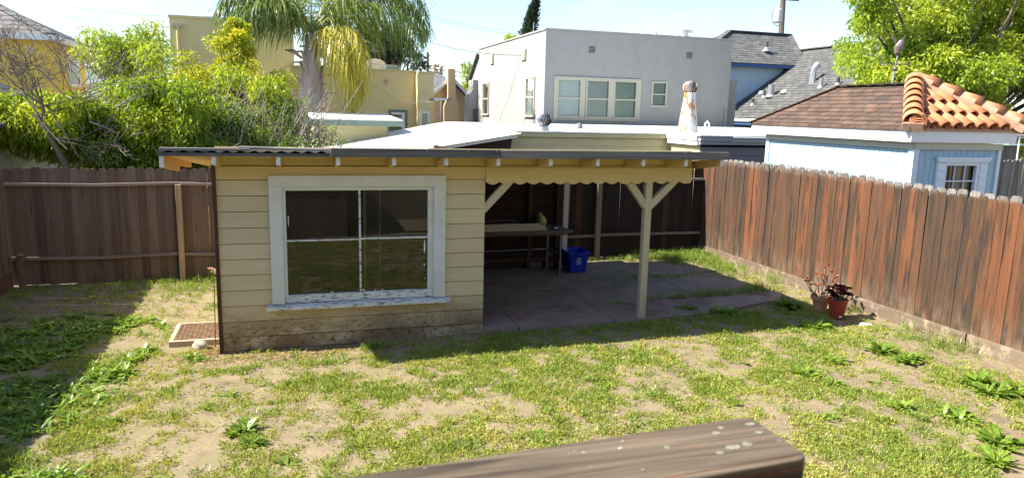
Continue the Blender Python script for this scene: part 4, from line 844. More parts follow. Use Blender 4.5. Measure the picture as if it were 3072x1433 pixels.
mb = MB(); mb.add([c00, c10, ap0, c00+dn, c10+dn, ap0+dn], [(0, 1, 2), (3, 5, 4), (0, 3, 4, 1), (1, 4, 5, 2), (2, 5, 3, 0)]); q = mb.build('tile_underlay', M_mortar, None); q.data.transform(Matrix.Translation(-BS.location)); q.parent = tl
mb = MB(); mort = MB()
for c in (c00, c10):
    n = 7 if c is c00 else 5; d = (ap0-c); o = Vector((0, 0, 0.085)); c_ = c - d*0.02
    for k in range(n):
        a = c_+d*(k/n)+o+Vector((0, 0, 0.03)); b = c_+d*((k+1.2)/n)+o; halfpipe(mb, a, b, 0.155, 0.125, (0, 0, 1), 10, 0.02, math.pi*1.05)
        halfpipe(mort, a+d*(0.3/n)-Vector((0, 0, 0.028)), b-d*(0.12/n)-Vector((0, 0, 0.02)), 0.158, 0.146, (0, 0, 1), 10, 0.02, math.pi*1.12)
    mort.beam(c_+Vector((0, 0, 0.03)), ap0+Vector((0, 0, 0.03)), 0.30, 0.13)
for k in range(4): halfpipe(mb, c00+Vector((0.03, -0.07, 0.10-0.032*k)), c00+Vector((0.25, 0.18, 0.16-0.032*k)), 0.135-0.004*k, 0.12, (0, 0, 1), 10, 0.018)
q = mb.build('hip_tiles', M_tile, None, smooth=True); q.data.transform(Matrix.Translation(-BS.location)); q.parent = tl
q = mort.build('mortar', M_mortar, None, smooth=False); q.data.transform(Matrix.Translation(-BS.location)); q.parent = tl
# window with shutters
wy = by0
mb = MB(); mb.prism([(10.20, wy-0.06, 2.36), (11.30, wy-0.06, 2.36), (11.34, wy-0.06, 2.44), (10.16, wy-0.06, 2.44)], (0, 0.055, 0)); mb.box(10.38, 10.42, wy-0.03, wy+0.03, 1.6, 2.36); mb.box(11.06, 11.12, wy-0.03, wy+0.03, 1.6, 2.36); mb.box(10.42, 11.06, wy-0.03, wy+0.03, 2.30, 2.358)
w = mb.build('window', M_trimb, BS)
def wchild(mb, name, mt):
    o = mb.build(name, mt, None); o.data.transform(Matrix.Translation(-BS.location)); o.parent = w; return o
mb = MB(); mb.box(10.62, 10.635, wy-0.0, wy+0.02, 1.6, 2.298); mb.box(10.84, 10.855, wy-0.0, wy+0.02, 1.6, 2.298); mb.box(10.422, 11.058, wy-0.004, wy+0.018, 2.03, 2.05); wchild(mb, 'muntin', M_trimb)
mb = MB(); mb.add([(10.42, wy+0.024, 1.6), (11.06, wy+0.024, 1.6), (11.06, wy+0.024, 2.30), (10.42, wy+0.024, 2.30)], [(0, 1, 2, 3)]); wchild(mb, 'pane', M_wglass)
mb = MB()
for k in range(9): a = 10.64+k*0.05; mb.prism([(a, wy+0.10+0.02*(k % 2), 1.6), (a+0.05, wy+0.10+0.02*((k+1) % 2), 1.6), (a+0.05, wy+0.105+0.02*((k+1) % 2), 1.6), (a, wy+0.105+0.02*(k % 2), 1.6)], (0, 0, 0.7), 0.1 if k in (0, 3, 4, 7) else 0.9)
wchild(mb, 'curtain', mat('rust_and_cream_curtain', [(0.4, (0.5, 0.4, 0.3)), (0.6, (0.5, 0.4, 0.3))], rnd=0.95, rndcol=[(0.0, (0.55, 0.53, 0.45)), (0.45, (0.55, 0.53, 0.45)), (0.55, (0.30, 0.07, 0.03)), (1.0, (0.30, 0.07, 0.03))]))
for x0, x1 in ((10.20, 10.378), (11.122, 11.30)):
    mb = MB(); mb.box(x0, x1, wy-0.03, wy-0.004, 1.6, 2.355)
    for z in (2.22, 2.08, 1.94, 1.80): mb.prism([(x0+0.01, wy-0.045, z), (x0+0.01, wy-0.031, z), (x0+0.01, wy-0.031, z+0.12), (x0+0.01, wy-0.036, z+0.12)], (x1-x0-0.02, 0, 0))
    wchild(mb, 'shutter', M_trimb)
# ---- weathervane
vb = aty(2672, 276, 12.1); VX, VY, VZ = vb.x, 12.1, vb.z-0.06
WV = thing('weathervane', (VX, VY, VZ), 'copper eagle weathervane with ball on the ridge of the blue shed', 'weathervane')
def vh(py): return aty(2680, py, 12.1).z
mb = MB(); mb.tube([(VX, VY, VZ), (VX+0.03, VY, vh(215)), (VX+0.07, VY, vh(165))], [0.022, 0.016, 0.012], 8); mb.box(VX-0.1, VX+0.1, VY-0.1, VY+0.1, VZ-0.01, VZ+0.03); mb.build('rod', M_metal, WV)
mb = MB(); r = 0.055; z = vh(207); mb.lathe([(r*math.sin(a), z-r*math.cos(a)) for a in np.linspace(0.05, 3.09, 12)], (VX+0.045, VY, 0), 16, cap=False); r = 0.028; z = vh(182); mb.lathe([(r*math.sin(a), z-r*math.cos(a)) for a in np.linspace(0.05, 3.09, 10)], (VX+0.06, VY, 0), 12, cap=False); mb.build('ball', M_copper, WV, smooth=True)
mb = MB(); z = vh(192); mb.tube([(VX-0.28, VY, z), (VX+0.36, VY, z)], 0.008, 6); mb.tube([(VX+0.05, VY-0.3, z), (VX+0.05, VY+0.3, z)], 0.008, 6)
for dx in (-0.31, 0.39): mb.box(VX+dx-0.035, VX+dx-0.02, VY-0.004, VY+0.004, z-0.05, z+0.05); mb.box(VX+dx-0.02, VX+dx+0.035, VY-0.004, VY+0.004, z+0.035, z+0.05); mb.box(VX+dx-0.02, VX+dx+0.035, VY-0.004, VY+0.004, z-0.05, z-0.035); mb.box(VX+dx-0.02, VX+dx+0.02, VY-0.004, VY+0.004, z-0.008, z+0.008)
mb.build('direction_arms', M_copper, WV)
mb = MB(); zt, zb_ = vh(115), vh(165); bx = VX+0.07; h = zt-zb_
for k in range(1): mb.tube([(bx-0.02, VY, zb_), (bx-0.02, VY, zb_+0.1*h), (bx, VY, zb_+0.45*h), (bx+0.06, VY, zb_+0.8*h), (bx+0.10, VY, zb_+0.92*h)], [0.02, 0.05, 0.085, 0.06, 0.025], 10)
for s in (-1, 1):
    wpts = [(bx+s*0.03, VY, zb_+0.6*h), (bx+s*0.16+0.03, VY+0.05, zb_+1.0*h), (bx+s*0.20+0.03, VY+0.07, zb_+1.28*h), (bx+s*0.12+0.03, VY+0.05, zb_+1.1*h), (bx+s*0.05, VY+0.02, zb_+0.9*h)]; mb.prism(wpts, (0, 0.015, 0))
mb.build('eagle', M_copper, WV, smooth=False)

# ---- pale blue house with grey shingle roofs
BH = thing('blue_house', (20, 30, 0), 'pale blue house with grey shingle roofs and several roof vents', 'house')
Yw = 30.0
rA = aty(2190, 95, Yw+2.2); rB = aty(2372, 105, Yw+2.2); eA = aty(2186, 187, Yw); eB = aty(2386, 197, Yw); hL = aty(2140, 122, Yw+2.2)
wz = (eA.z+eB.z)/2; rzz = (rA.z+rB.z)/2; ux0, ux1 = aty(2120, 180, Yw).x-0.5, eB.x
mb = MB(); mb.prism([(ux0, Yw+0.35, 0), (ux1-0.4, Yw+0.35, 0), (ux1-0.4, Yw+0.35, wz-0.12), (ux0, Yw+0.35, wz-0.12)], (0, 4.2, 0)); mb.build('wall', M_bluew, BH)
mb = MB(); mb.box(ux0-0.3, ux1, Yw-0.02, Yw+0.06, wz-0.16, wz-0.02); mb.box(ux0-0.3, ux1, Yw+0.065, Yw+4.8, wz-0.15, wz-0.12); mb.build('eave_trim', M_bluet, BH)
mb = MB(); a0, a1, b0, b1 = Vector((ux0-0.3, Yw-0.05, wz)), Vector((ux1+0.5, Yw-0.05, wz)), Vector((rA.x, Yw+2.3, rzz)), Vector((rB.x, Yw+2.3, rzz)); k0, k1 = Vector((ux0-0.3, Yw+4.7, wz)), Vector((ux1+0.5, Yw+4.7, wz))
mb.add([a0, a1, b1, b0], [(0, 1, 2, 3)]); mb.add([a1, k1, b1], [(0, 1, 2)]); mb.add([a0, b0, k0], [(0, 1, 2)]); mb.add([k0, b0, b1, k1], [(0, 1, 2, 3)]); mb.build('upper_roof', M_shgreyx, BH)
mb = MB(); mb.beam(b0+Vector((0, 0, 0.03)), b1+Vector((0, 0, 0.03)), 0.3, 0.06); mb.beam(b1+Vector((0, 0, 0.03)), a1.lerp(b1, 0.1)+Vector((0, 0, 0.03)), 0.28, 0.06); mb.beam(b0+Vector((0, 0, 0.03)), a0+Vector((0, 0, 0.03)), 0.28, 0.06); mb.build('ridge_caps', M_shgreyx, BH)
# lower roof: slope facing left; its eave runs away from the camera
EX = aty(2165, 350, 30).x; ezz = 3.0; q_ = aty(2386, 197, 30); sl2 = (q_.z-ezz)/(q_.x-EX)
d_ = ray(2520, 140); t_ = (ezz-EYE-sl2*EX)/(d_[2]-sl2*d_[0]); RXp = d_[0]*t_; rzl = EYE+d_[2]*t_; 
def _ony(px, py):
    d = ray(px, py); t = (ezz-EYE-sl2*EX)/(d[2]-sl2*d[0]); return d[1]*t
Yn, Yfar = (_ony(2590, 256)+_ony(2475, 308))/2, 36.0
rn_, rf_ = Vector((RXp, Yn, rzl)), Vector((RXp, Yfar, rzl)); en_, ef_ = Vector((EX, Yn, ezz)), Vector((EX, Yfar, ezz)); on_, of_ = Vector((RXp+6.2, Yn, ezz)), Vector((RXp+6.2, Yfar, ezz))
mb = MB(); mb.add([en_, ef_, rf_, rn_], [(0, 1, 2, 3)]); mb.add([on_, rn_, rf_, of_], [(0, 1, 2, 3)]); mb.build('lower_roof', M_shgrey, BH)
mb = MB(); mb.beam(rn_+Vector((0, 0, 0.04)), rf_+Vector((0, 0, 0.04)), 0.3, 0.06); mb.build('ridge_caps', M_shgrey, BH)
mb = MB(); mb.prism([en_+Vector((0.5, 0.5, -3)), on_+Vector((-0.5, 0.5, -3)), on_+Vector((-0.5, 0.5, 0.12)), rn_+Vector((0, 0.5, -0.12)), en_+Vector((0.5, 0.5, 0.12))], (0, 9.5, 0)); mb.build('gable_wall', M_bluew, BH)
mb = MB(); mb.beam(en_+Vector((0, -0.03, -0.08)), rn_+Vector((0, -0.03, -0.08)), 0.05, 0.17); mb.build('rake_trim', M_bluet, BH)
mb = MB(); mb.box(EX-0.06, EX, Yn, Yfar, 2.84, 2.97); mb.build('gutter', M_trimw, BH); mb = MB(); mb.box(EX+0.02, EX+0.1, Yn, Yfar, 2.70, 2.83); mb.build('gutter_board', M_bluet, BH)
mb = MB(); q0 = aty(2386, 203, Yw-0.05); 
def onroof(px, py):
    d = ray(px, py); nrm = np.array([-(rzl-ezz), 0, RXp-EX]); p0_ = np.array([EX, 0, ezz]); t = nrm@(p0_-np.array([0, 0, EYE]))/(nrm@d); return Vector(np.array([0, 0, EYE])+d*t)
def pipe(px, py0, py1, r, mt, nm='vent_pipe', flash=True):
    b = onroof(px, py1); h = (py1-py0)/FPX*b.length; mb = MB(); mb.tube([b-Vector((0, 0, 0.1)), b+Vector((0, 0, h))], r, 10); v = mb.build(nm, mt, BH)
    if flash:
        mb = MB(); mb.lathe([(r*1.9, -0.02), (r*1.2, 0.10)], b, 10); f_ = mb.build('flashing', M_metal, None); f_.data.transform(Matrix.Translation(-BH.location)); f_.parent = v
pipe(2312, 258, 290, 0.14, M_metal); pipe(2292, 274, 294, 0.06, M_wire); pipe(2258, 298, 316, 0.06, M_wire); pipe(2462, 238, 264, 0.08, M_metal); pipe(2513, 236, 256, 0.07, M_wire); pipe(2285, 274, 282, 0.10, M_trimw); pipe(2355, 270, 278, 0.12, M_trimw)
b = onroof(2437, 247); mb = MB(); mb.tube([b-Vector((0, 0, 0.1)), b+Vector((0.02, 0, 0.55)), b+Vector((0.2, 0, 0.75))], [0.15, 0.12, 0.17], 8); mb.build('hooded_vent', M_metal, BH)
b = aty(2299, 152, Yw+0.85); mb = MB(); mb.tube([b-Vector((0, 0, 0.1)), b+Vector((0.02, 0, 0.42))], 0.06, 8); v = mb.build('vent_pipe', M_wire, BH); mb = MB(); mb.lathe([(0.22, -0.05), (0.07, 0.16)], b, 10); f_ = mb.build('flashing', M_metal, None); f_.data.transform(Matrix.Translation(-BH.location)); f_.parent = v
# ---- fence beyond the blue shed
FG = thing('grey_fence', (13.5, 12.2, 0), 'silver-grey dog-eared fence beyond the blue shed at the far right', 'fence')
fz = aty(3040, 478, 12.2).z
mb = MB(); fence_boards(mb, (11.9, 12.2, 0), (17.5, 12.2, 0), lambda t: 0.05, lambda t: fz, (0, 1, 0), w=0.115, gap=0.012); mb.build('boards', M_greyfence, FG)
HF = thing('shed_far_right', (15.5, 15, 0), 'dark weathered shed with a pale green roof at the right edge', 'shed'); HF.name = 'weathered_shed'
za = aty(3040, 420, 14.5).z; zb2 = aty(3040, 437, 14.5).z
mb = MB(); mb.box(12.6, 18.5, 14.5, 16.5, 0, zb2); mb.build('wall', M_greyfence, HF)
mb = MB(); mb.prism([(12.4, 14.35, zb2+0.005), (12.4, 16.6, za+0.05), (12.4, 16.6, za+0.08), (12.4, 14.35, zb2+0.03)], (6.3, 0, 0)); mb.build('roof', flat('pale_green_roofing', (0.45, 0.58, 0.50), 0.7), HF)
CL = thing('clothesline', (13.6, 13.4, 0), 'white metal clothesline frame in front of the weathered shed', 'clothesline')
mb = MB(); c = aty(3058, 425, 13.4); mb.tube([(c.x, 13.4, 0), (c.x, 13.4, c.z+0.12)], 0.018, 8); mb.build('post', M_trimw, CL)
mb = MB()
for k, py in enumerate((403, 407, 412)): a = aty(3030, py, 13.4); b = aty(3110, py+4, 13.4); mb.tube([a, b], 0.010, 6)
mb.build('lines', M_trimw, CL)

# ---- left and middle background
YB = thing('yellow_building', (4, 30, 0), 'one-storey yellow flat-roofed building with a satellite dish, right of the palm', 'house')
y1 = 28.5
za = aty(1060, 211, y1).z; xa = aty(870, 210, y1).x; xb = aty(1246, 225, y1).x; xc = aty(1302, 225, y1-0.5).x
wA = [aty(1166, 329, y1), aty(1222, 375, y1)]; wB = [aty(1259, 334, y1-0.5), aty(1288, 372, y1-0.5)]
mb = MB(); wall_with_holes(mb, xa-0.0, xb, 0, za, y1, y1+0.2, [(wA[0].x+0.05, wA[1].x-0.05, wA[1].z-0.5, wA[0].z-0.05)]); mb.box(xa, xc, y1+0.21, y1+6, 0, za-0.3)
mb.box(xb+0.003, xc, y1-0.5, y1+0.2, 0, za-0.06); mb.build('wall', M_stucy, YB)
mb = MB(); mb.box(xa, xb+0.02, y1-0.05, y1+0.25, za+0.003, za+0.08); mb.box(xb+0.022, xc+0.05, y1-0.55, y1+0.25, za-0.057, za+0.03); mb.build('parapet_cap', M_stuct, YB)
window_y(YB, wA[0].x, wA[1].x, wA[1].z-0.6, wA[0].z, y1, M_greent, False, False, 0.09); 
mb = MB(); mb.box(wA[0].x+0.1, wA[1].x-0.1, y1-0.03, y1+0.01, wA[0].z-0.18, wA[0].z-0.1); mb.box(wA[1].x-0.22, wA[1].x-0.1, y1-0.03, y1+0.01, wA[1].z-0.5, wA[0].z-0.185); mb.build('window_frame', M_trimw, YB)
window_y(YB, wB[0].x, wB[1].x, wB[1].z-0.6, wB[0].z, y1-0.5, M_trimw, False, True, 0.08)
c = aty(1083, 246, y1); louver(YB, c.x, c.z, 0.26, 0.20, y1)
c = aty(1161, 246, y1); mb = MB(); mb.box(c.x-0.05, c.x+0.05, y1-0.12, y1-0.003, c.z-0.08, c.z+0.08); mb.build('wall_lamp', M_trimc, YB)
SD = thing('satellite_dish', (0, 0, 0), 'grey satellite dish with white lettering on the yellow roof edge', 'satellite dish'); c = aty(1126, 201, y1+0.9); SD.location = c
mb = MB(); n = 24; V = [c+Vector((0, 0.12, 0.02))]; rr = 0.30
for j in (1, 2, 3): V += [c+Vector((1.45*rr*j/3*math.cos(2*math.pi*k/n), 0.12-0.12*(j/3)**2, 0.02+rr*j/3*math.sin(2*math.pi*k/n))) for k in range(n)]
F = [(0, 1+k, 1+(k+1) % n) for k in range(n)]+[(1+j*n+k, 1+(j+1)*n+k, 1+(j+1)*n+(k+1) % n, 1+j*n+(k+1) % n) for j in (0, 1) for k in range(n)]
mb.add(V, F, 0.5); mb.build('reflector', M_dish, SD, smooth=True)
mb = MB(); mb.tube([c+Vector((0, 0.15, 0)), c+Vector((0, 0.3, -0.55))], 0.03, 8); mb.tube([c+Vector((0, 0.0, -0.28)), c+Vector((0.05, -0.35, -0.2))], 0.015, 6); mb.build('mount', M_metal, SD)
tx = bpy.data.curves.new('lettering', 'FONT'); tx.body = 'dish'; tx.size = 0.26; tx.extrude = 0.004; tx.align_x = 'CENTER'; to = bpy.data.objects.new('t', tx); COL.objects.link(to)
bpy.context.view_layer.update(); me = bpy.data.meshes.new_from_object(to); bpy.data.objects.remove(to); me.materials.clear(); me.materials.append(M_trimw); to = bpy.data.objects.new('lettering', me); COL.objects.link(to); to.parent = SD; to.rotation_euler = (math.radians(90), 0, 0); to.location = (0, -0.03, -0.08)
mb = MB(); c = aty(1170, 201, y1+2); mb.box(c.x-0.45, c.x+0.3, y1+1.7, y1+2.6, c.z-0.5, c.z+0.06); tag(mb.build('rooftop_unit', M_greent, bevel=0.03), 'dark green-grey box on the yellow roof beside the dish', 'roof unit')
# drooping cable on the yellow wall
mb = MB(); pts = [aty(x, y, y1-0.58) for x, y in ((1155, 262), (1172, 280), (1195, 297), (1215, 305), (1240, 309), (1262, 307), (1290, 306), (1315, 301))]; mb.tube(pts, 0.012, 5); tag(mb.build('cable', M_trimw), 'thin white cable drooping across the yellow wall', 'cable')
# tan tall building
TB = thing('tan_building', (-3, 32, 0), 'tall tan flat-roofed building behind the bushes, left of the palm', 'house')
y2 = 30.5; p0_, p1_ = aty(507, 49, y2), aty(880, 76, y2); zt2 = (p0_.z+p1_.z)/2
mb = MB(); mb.box(p0_.x, p1_.x, y2, y2+6, 0, zt2); mb.build('wall', M_stuct, TB); mb = MB(); mb.box(p0_.x-0.04, p1_.x+0.04, y2-0.04, y2+0.3, zt2+0.003, zt2+0.09); mb.build('parapet_cap', M_stuct, TB)
c = aty(533, 76, y2); mb = MB(); mb.box(c.x-0.18, c.x+0.18, y2-0.15, y2-0.003, c.z-0.06, c.z+0.04); mb.build('rain_head', M_trimc, TB); mb = MB(); mb.tube([(c.x, y2-0.08, c.z-0.06), (c.x, y2-0.08, 2)], 0.05, 8); mb.build('downpipe', M_stuct, TB)
# low shed with green fascia
GS = thing('green_trim_shed', (1.9, 23, 0), 'low shed with a pale roof and grey-green fascia in front of the yellow building', 'shed')
a, b = aty(985, 357, 21.5), aty(1208, 366, 21.5); zq = (a.z+b.z)/2; zq2 = aty(1060, 342, 25.5).z
mb = MB(); mb.prism([(a.x-0.5, 21.5, zq), (a.x-0.5, 25.2, zq2), (a.x-0.5, 25.2, zq2+0.03), (a.x-0.5, 21.5, zq+0.03)], (b.x-a.x+0.5, 0, 0)); mb.build('roof', M_wroof, GS)
mb = MB(); mb.box(a.x-0.5, b.x-0.02, 21.52, 21.58, zq-0.16, zq-0.004); mb.build('fascia', M_greent, GS); mb = MB(); mb.box(a.x-0.4, b.x-0.4, 21.9, 25.0, 0, zq-0.1); mb.build('wall', M_lap, GS)
# gable house with chimney
GB = thing('gable_house', (8, 40, 0), 'apricot gable house with a broad chimney and grey roof', 'house')
y3 = 36.0; pk = aty(1347, 250, y3); el = aty(1290, 295, y3); er = aty(1425, 316, y3); xl = el.x-1.0; xr = 2*pk.x-xl; zpk = aty(1350, 238, y3).z; zel = zpk-(pk.x-xl)*0.95
mb = MB(); mb.prism([(xl, y3, 0), (xr, y3, 0), (xr, y3, zel), (pk.x, y3, zpk), (xl, y3, zel)], (0, 7, 0)); mb.build('wall', M_stuco, GB)
mb = MB()
for s, xe in ((-1, xl-0.4), (1, xr+0.4)): mb.prism([(pk.x, y3-0.3, zpk+0.04), (xe, y3-0.3, zel-0.34), (xe, y3-0.3, zel-0.22), (pk.x, y3-0.3, zpk+0.18)], (0, 7.6, 0))
mb.build('roof', M_shblue, GB)
mb = MB(); mb.beam((pk.x, y3-0.34, zpk+0.06), (xl-0.4, y3-0.34, zel-0.32), 0.06, 0.14); mb.beam((pk.x+0.08, y3-0.34, zpk+0.06), (xr+0.4, y3-0.34, zel-0.32), 0.06, 0.14); mb.build('rake_trim', M_trimw, GB)
P = lambda x, y: aty(x, y, y3-0.6)
ct = [P(1344, 207), P(1366, 207), P(1367, 290), P(1378, 316), P(1378, 400), P(1332, 400), P(1332, 318), P(1344, 292)]
mb = MB(); mb.prism(ct, (0, 0.58, 0)); mb.build('chimney', M_stuco, GB)
a, b = aty(1399, 340, y3), aty(1420, 380, y3); window_y(GB, a.x, b.x+0.6, b.z-0.4, a.z, y3, M_trimw, False, False, 0.09)
# hip roof beyond
HR = thing('hip_roof_house', (9, 48, 0), 'house with a grey pyramid roof beyond the apricot gable house', 'house')
y4 = 44.0; ap = aty(1316, 207, y4+2.5); zE = aty(1316, 262, y4).z; xl, xr = aty(1262, 262, y4).x, aty(1362, 262, y4).x
mb = MB(); cs = [Vector((xl, y4, zE)), Vector((xr, y4, zE)), Vector((xr, y4+6, zE)), Vector((xl, y4+6, zE))]
A2 = Vector((ap.x, y4+3, ap.z)); mb.add(cs+[A2], [(0, 1, 4), (1, 2, 4), (2, 3, 4), (3, 0, 4)]); mb.build('roof', M_shbluex, HR)
mb = MB(); mb.box(xl+0.3, xr-0.3, y4+0.3, y4+5.7, 0, zE-0.02); mb.build('wall', M_stuco, HR)
mb = MB(); mb.lathe([(0.12, -0.2), (0.12, 0.25), (0.18, 0.27), (0.16, 0.38), (0.0, 0.4)], (ap.x-0.2, y4+2.9, ap.z-0.05), 12); mb.lathe([(0.10, -0.2), (0.10, 0.25), (0.16, 0.27), (0.14, 0.38), (0.0, 0.4)], (ap.x+0.25, y4+2.9, ap.z-0.15), 12); mb.build('chimney_pots', M_stuco, HR)
# lamp mast
MP = thing('lamp_mast', (0, 0, 0), 'thin metal pole with a twin-lamp crossbar behind the corrugated roof', 'lamp post'); c = aty(1320, 366, 25.5); MP.location = (c.x, 25.5, c.z-0.1)
t = aty(1321, 299, 25.5); mb = MB(); mb.tube([c-Vector((0, 0, 0.4)), t], 0.04, 8); mb.build('pole', M_metal, MP)
mb = MB(); mb.box(t.x-0.28, t.x+0.28, 25.46, 25.54, t.z-0.02, t.z+0.05); mb.build('crossbar', M_metal, MP)
for s in (-1, 1):
    mb = MB(); mb.lathe([(0.03, 0.06), (0.09, 0.0), (0.09, -0.05), (0.0, -0.06)], (t.x+s*0.3, 25.5, t.z), 10); mb.build('lamp', M_copper, MP)
# golden hip-roof house at far left
YH = thing('golden_house', (-12, 28, 0), 'golden yellow hip-roofed house at the upper left with pale gutters', 'house')
yg = 24.0; cn = aty(152, 105, yg); fe = atx(292, 150, cn.x); ezg = (cn.z+fe.z)/2; xg = cn.x; yf = fe.y
mb = MB(); mb.box(xg-9, xg-0.35, yg+0.35, yf-0.35, 0, ezg-0.12); mb.build('wall', M_stucg, YH)
mb = MB(); mb.box(xg-9, xg, yg-0.06, yg, ezg-0.14, ezg+0.02); mb.box(xg-0.06, xg+0.03, yg+0.003, yf, ezg-0.14, ezg+0.02); mb.build('gutter', M_trimw, YH)
mb = MB(); mb.box(xg-9, xg-0.07, yg+0.003, yf, ezg-0.12, ezg-0.09); mb.build('soffit', M_trimc, YH)
rr_ = (yf-yg)/2; sl_ = 0.50; A1 = Vector((xg-rr_, (yg+yf)/2, ezg+rr_*sl_)); A0 = Vector((xg-9, A1.y, A1.z))
mb = MB(); mb.add([Vector((xg-9, yg, ezg+0.02)), Vector((xg, yg, ezg+0.02)), A1, A0], [(0, 1, 2, 3)]); mb.build('front_roof', M_shbluex, YH)
mb = MB(); mb.add([Vector((xg, yg, ezg+0.02)), Vector((xg, yf, ezg+0.02)), A1], [(0, 1, 2)]); mb.add([Vector((xg-9, yf, ezg+0.02)), A0, A1, Vector((xg, yf, ezg+0.02))], [(0, 1, 2, 3)]); mb.build('side_roof', M_shblue, YH)
mb = MB(); mb.beam(Vector((xg, yg, ezg+0.05)), A1+Vector((0, 0, 0.03)), 0.28, 0.05); mb.build('hip_caps', M_shbluex, YH)
a, b = atx(197, 168, xg-0.35), atx(236, 235, xg-0.35)
mb = MB(); mb.box(xg-0.345, xg-0.28, a.y, b.y, b.z-0.3, a.z); o = mb.build('window', M_trimw, YH); mb = MB(); mb.box(xg-0.278, xg-0.27, a.y+0.2, b.y-0.2, b.z-0.2, a.z-0.15); q = mb.build('pane', M_wglass, None); q.data.transform(Matrix.Translation(-YH.location)); q.parent = o
# slate roof low at the left edge
SR = thing('slate_roof_house', (-9.5, 20, 0), 'low house with a blue-grey slate roof at the left edge, behind the bare branches', 'house')
ysr = 17.5; a = aty(0, 170, ysr+2.2); b = aty(78, 262, ysr); zev = aty(40, 275, ysr).z
mb = MB(); r0 = Vector((a.x-0.1, ysr+2.3, a.z)); cx_ = b.x-0.75; r0 = Vector((a.x-0.9, ysr+1.2, a.z-0.05)); mb.add([Vector((-14, ysr, zev)), Vector((cx_, ysr, zev)), r0, Vector((-14, ysr+1.2, a.z-0.05))], [(0, 1, 2, 3)]); mb.add([Vector((cx_, ysr, zev)), Vector((cx_, ysr+2.4, zev)), r0], [(0, 1, 2)]); mb.build('roof', M_shblue, SR)
mb = MB(); mb.box(-14, cx_-0.3, ysr+0.3, ysr+2.2, 0, zev-0.01); mb.build('wall', M_lapg, SR)
# lap-sided shed behind the back fence at left
LS = thing('lap_sided_shed', (-6, 16.5, 0), 'green-grey lap-sided shed behind the left back fence under the fruit tree', 'shed')
xs_ = -5.0; zt3 = atx(0, 392, xs_).z if False else 2.55
mb = MB()
for k in range(14): z0 = zt3-0.19*(k+1); mb.prism([(xs_+0.025, 13.9, z0), (xs_, 13.9, z0), (xs_, 13.9, z0+0.186), (xs_+0.01, 13.9, z0+0.186)], (0, 5.2, 0))
mb.box(xs_-3, xs_-0.003, 13.9, 19.1, 0, zt3); mb.build('siding', M_lapg, LS)
mb = MB(); mb.prism([(xs_+0.3, 13.7, zt3-0.02), (xs_-1.6, 13.7, zt3+0.55), (xs_-1.6, 13.7, zt3+0.6), (xs_+0.3, 13.7, zt3+0.04)], (0, 5.6, 0)); mb.build('roof', M_shblue, LS)
c = atx(147, 470, xs_+0.08); mb = MB(); mb.tube([(xs_+0.08, c.y, 0.2), (xs_+0.08, c.y, 2.5)], 0.018, 6); mb.build('conduit', M_trimw, LS)

# ---- utility poles and wires
def upole(px, pytop, pybot, Y_, lab, r=0.14, xarm=(0.9,), trafo=False):
    t = aty(px, pytop, Y_); b = aty(px, pybot, Y_); U = thing('utility_pole', (b.x, Y_, 0), lab, 'utility pole', 'utility poles')
    mb = MB(); mb.tube([(b.x, Y_, 0), (t.x, Y_, t.z)], [r*1.15, r*0.8], 10); mb.build('pole', M_pole, U)
    for k, dz in enumerate(xarm):
        x = b.x+(t.x-b.x)*(t.z-dz)/max(t.z, 0.1); mb = MB(); mb.box(x-0.9, x+0.9, Y_-r-0.10, Y_-r-0.002, t.z-dz-0.06, t.z-dz+0.06)
        for q in (-0.8, -0.4, 0.45, 0.85): mb.lathe([(0.04, 0.0), (0.05, 0.08), (0.02, 0.14)], (x+q, Y_-r-0.05, t.z-dz+0.062), 8)
        mb.build('crossarm', M_pole, U)
    return U, t, b
Uo, ut, ub = upole(2352, -40, 105, 38.0, 'wooden utility pole with transformer behind the grey shingle roof', 0.19, (0.75,))
c = aty(2334, 47, 37.6); mb = MB(); mb.lathe([(0.20, -0.42), (0.25, -0.36), (0.25, 0.30), (0.20, 0.38), (0.07, 0.42), (0.05, 0.58), (0.0, 0.6)], c, 16); mb.build('transformer', M_dish, Uo, smooth=False)
mb = MB(); mb.tube([c+Vector((-0.3, 0, 0.35)), c+Vector((-0.42, 0, 0.0)), c+Vector((-0.36, 0, -0.4)), c+Vector((0, 0, -0.6)), c+Vector((0.3, 0.2, -0.5))], 0.02, 6); mb.build('drop_cable', M_wire, Uo)
upole(1283, 157, 260, 60.0, 'distant thin utility pole right of the palm', 0.14, (1.1, 1.9))
WIRES = [((200, 18), 38, (720, 45), 40, 'highest thin wire across the upper left sky'), ((190, 44), 38, (640, 76), 40, 'second thin wire across the upper left sky, above the tan roof'), ((190, 50), 38, (620, 92), 40, 'lowest of the near-parallel wires in the upper left sky'),
         ((1262, 118), 30, (1640, 163), 26, 'dark service wire from the palm to the grey house roof'), ((1262, 40), 45, (1600, 96), 45, 'faint pair-upper wire in the sky left of the cypress'), ((1262, 48), 45, (1600, 104), 45, 'faint pair-lower wire in the sky left of the cypress'),
         ((1230, 190), 40, (1470, 214), 50, 'upper black cable bundle above the apricot chimney'), ((1230, 197), 40, (1470, 230), 50, 'lower black cable above the apricot chimney'), ((2400, 0), 40, (2700, 58), 30, 'thin wire from the right utility pole to the tree'), ((280, 118), 25, (700, 25), 50, 'thin slanting wire rising behind the palm fronds')]
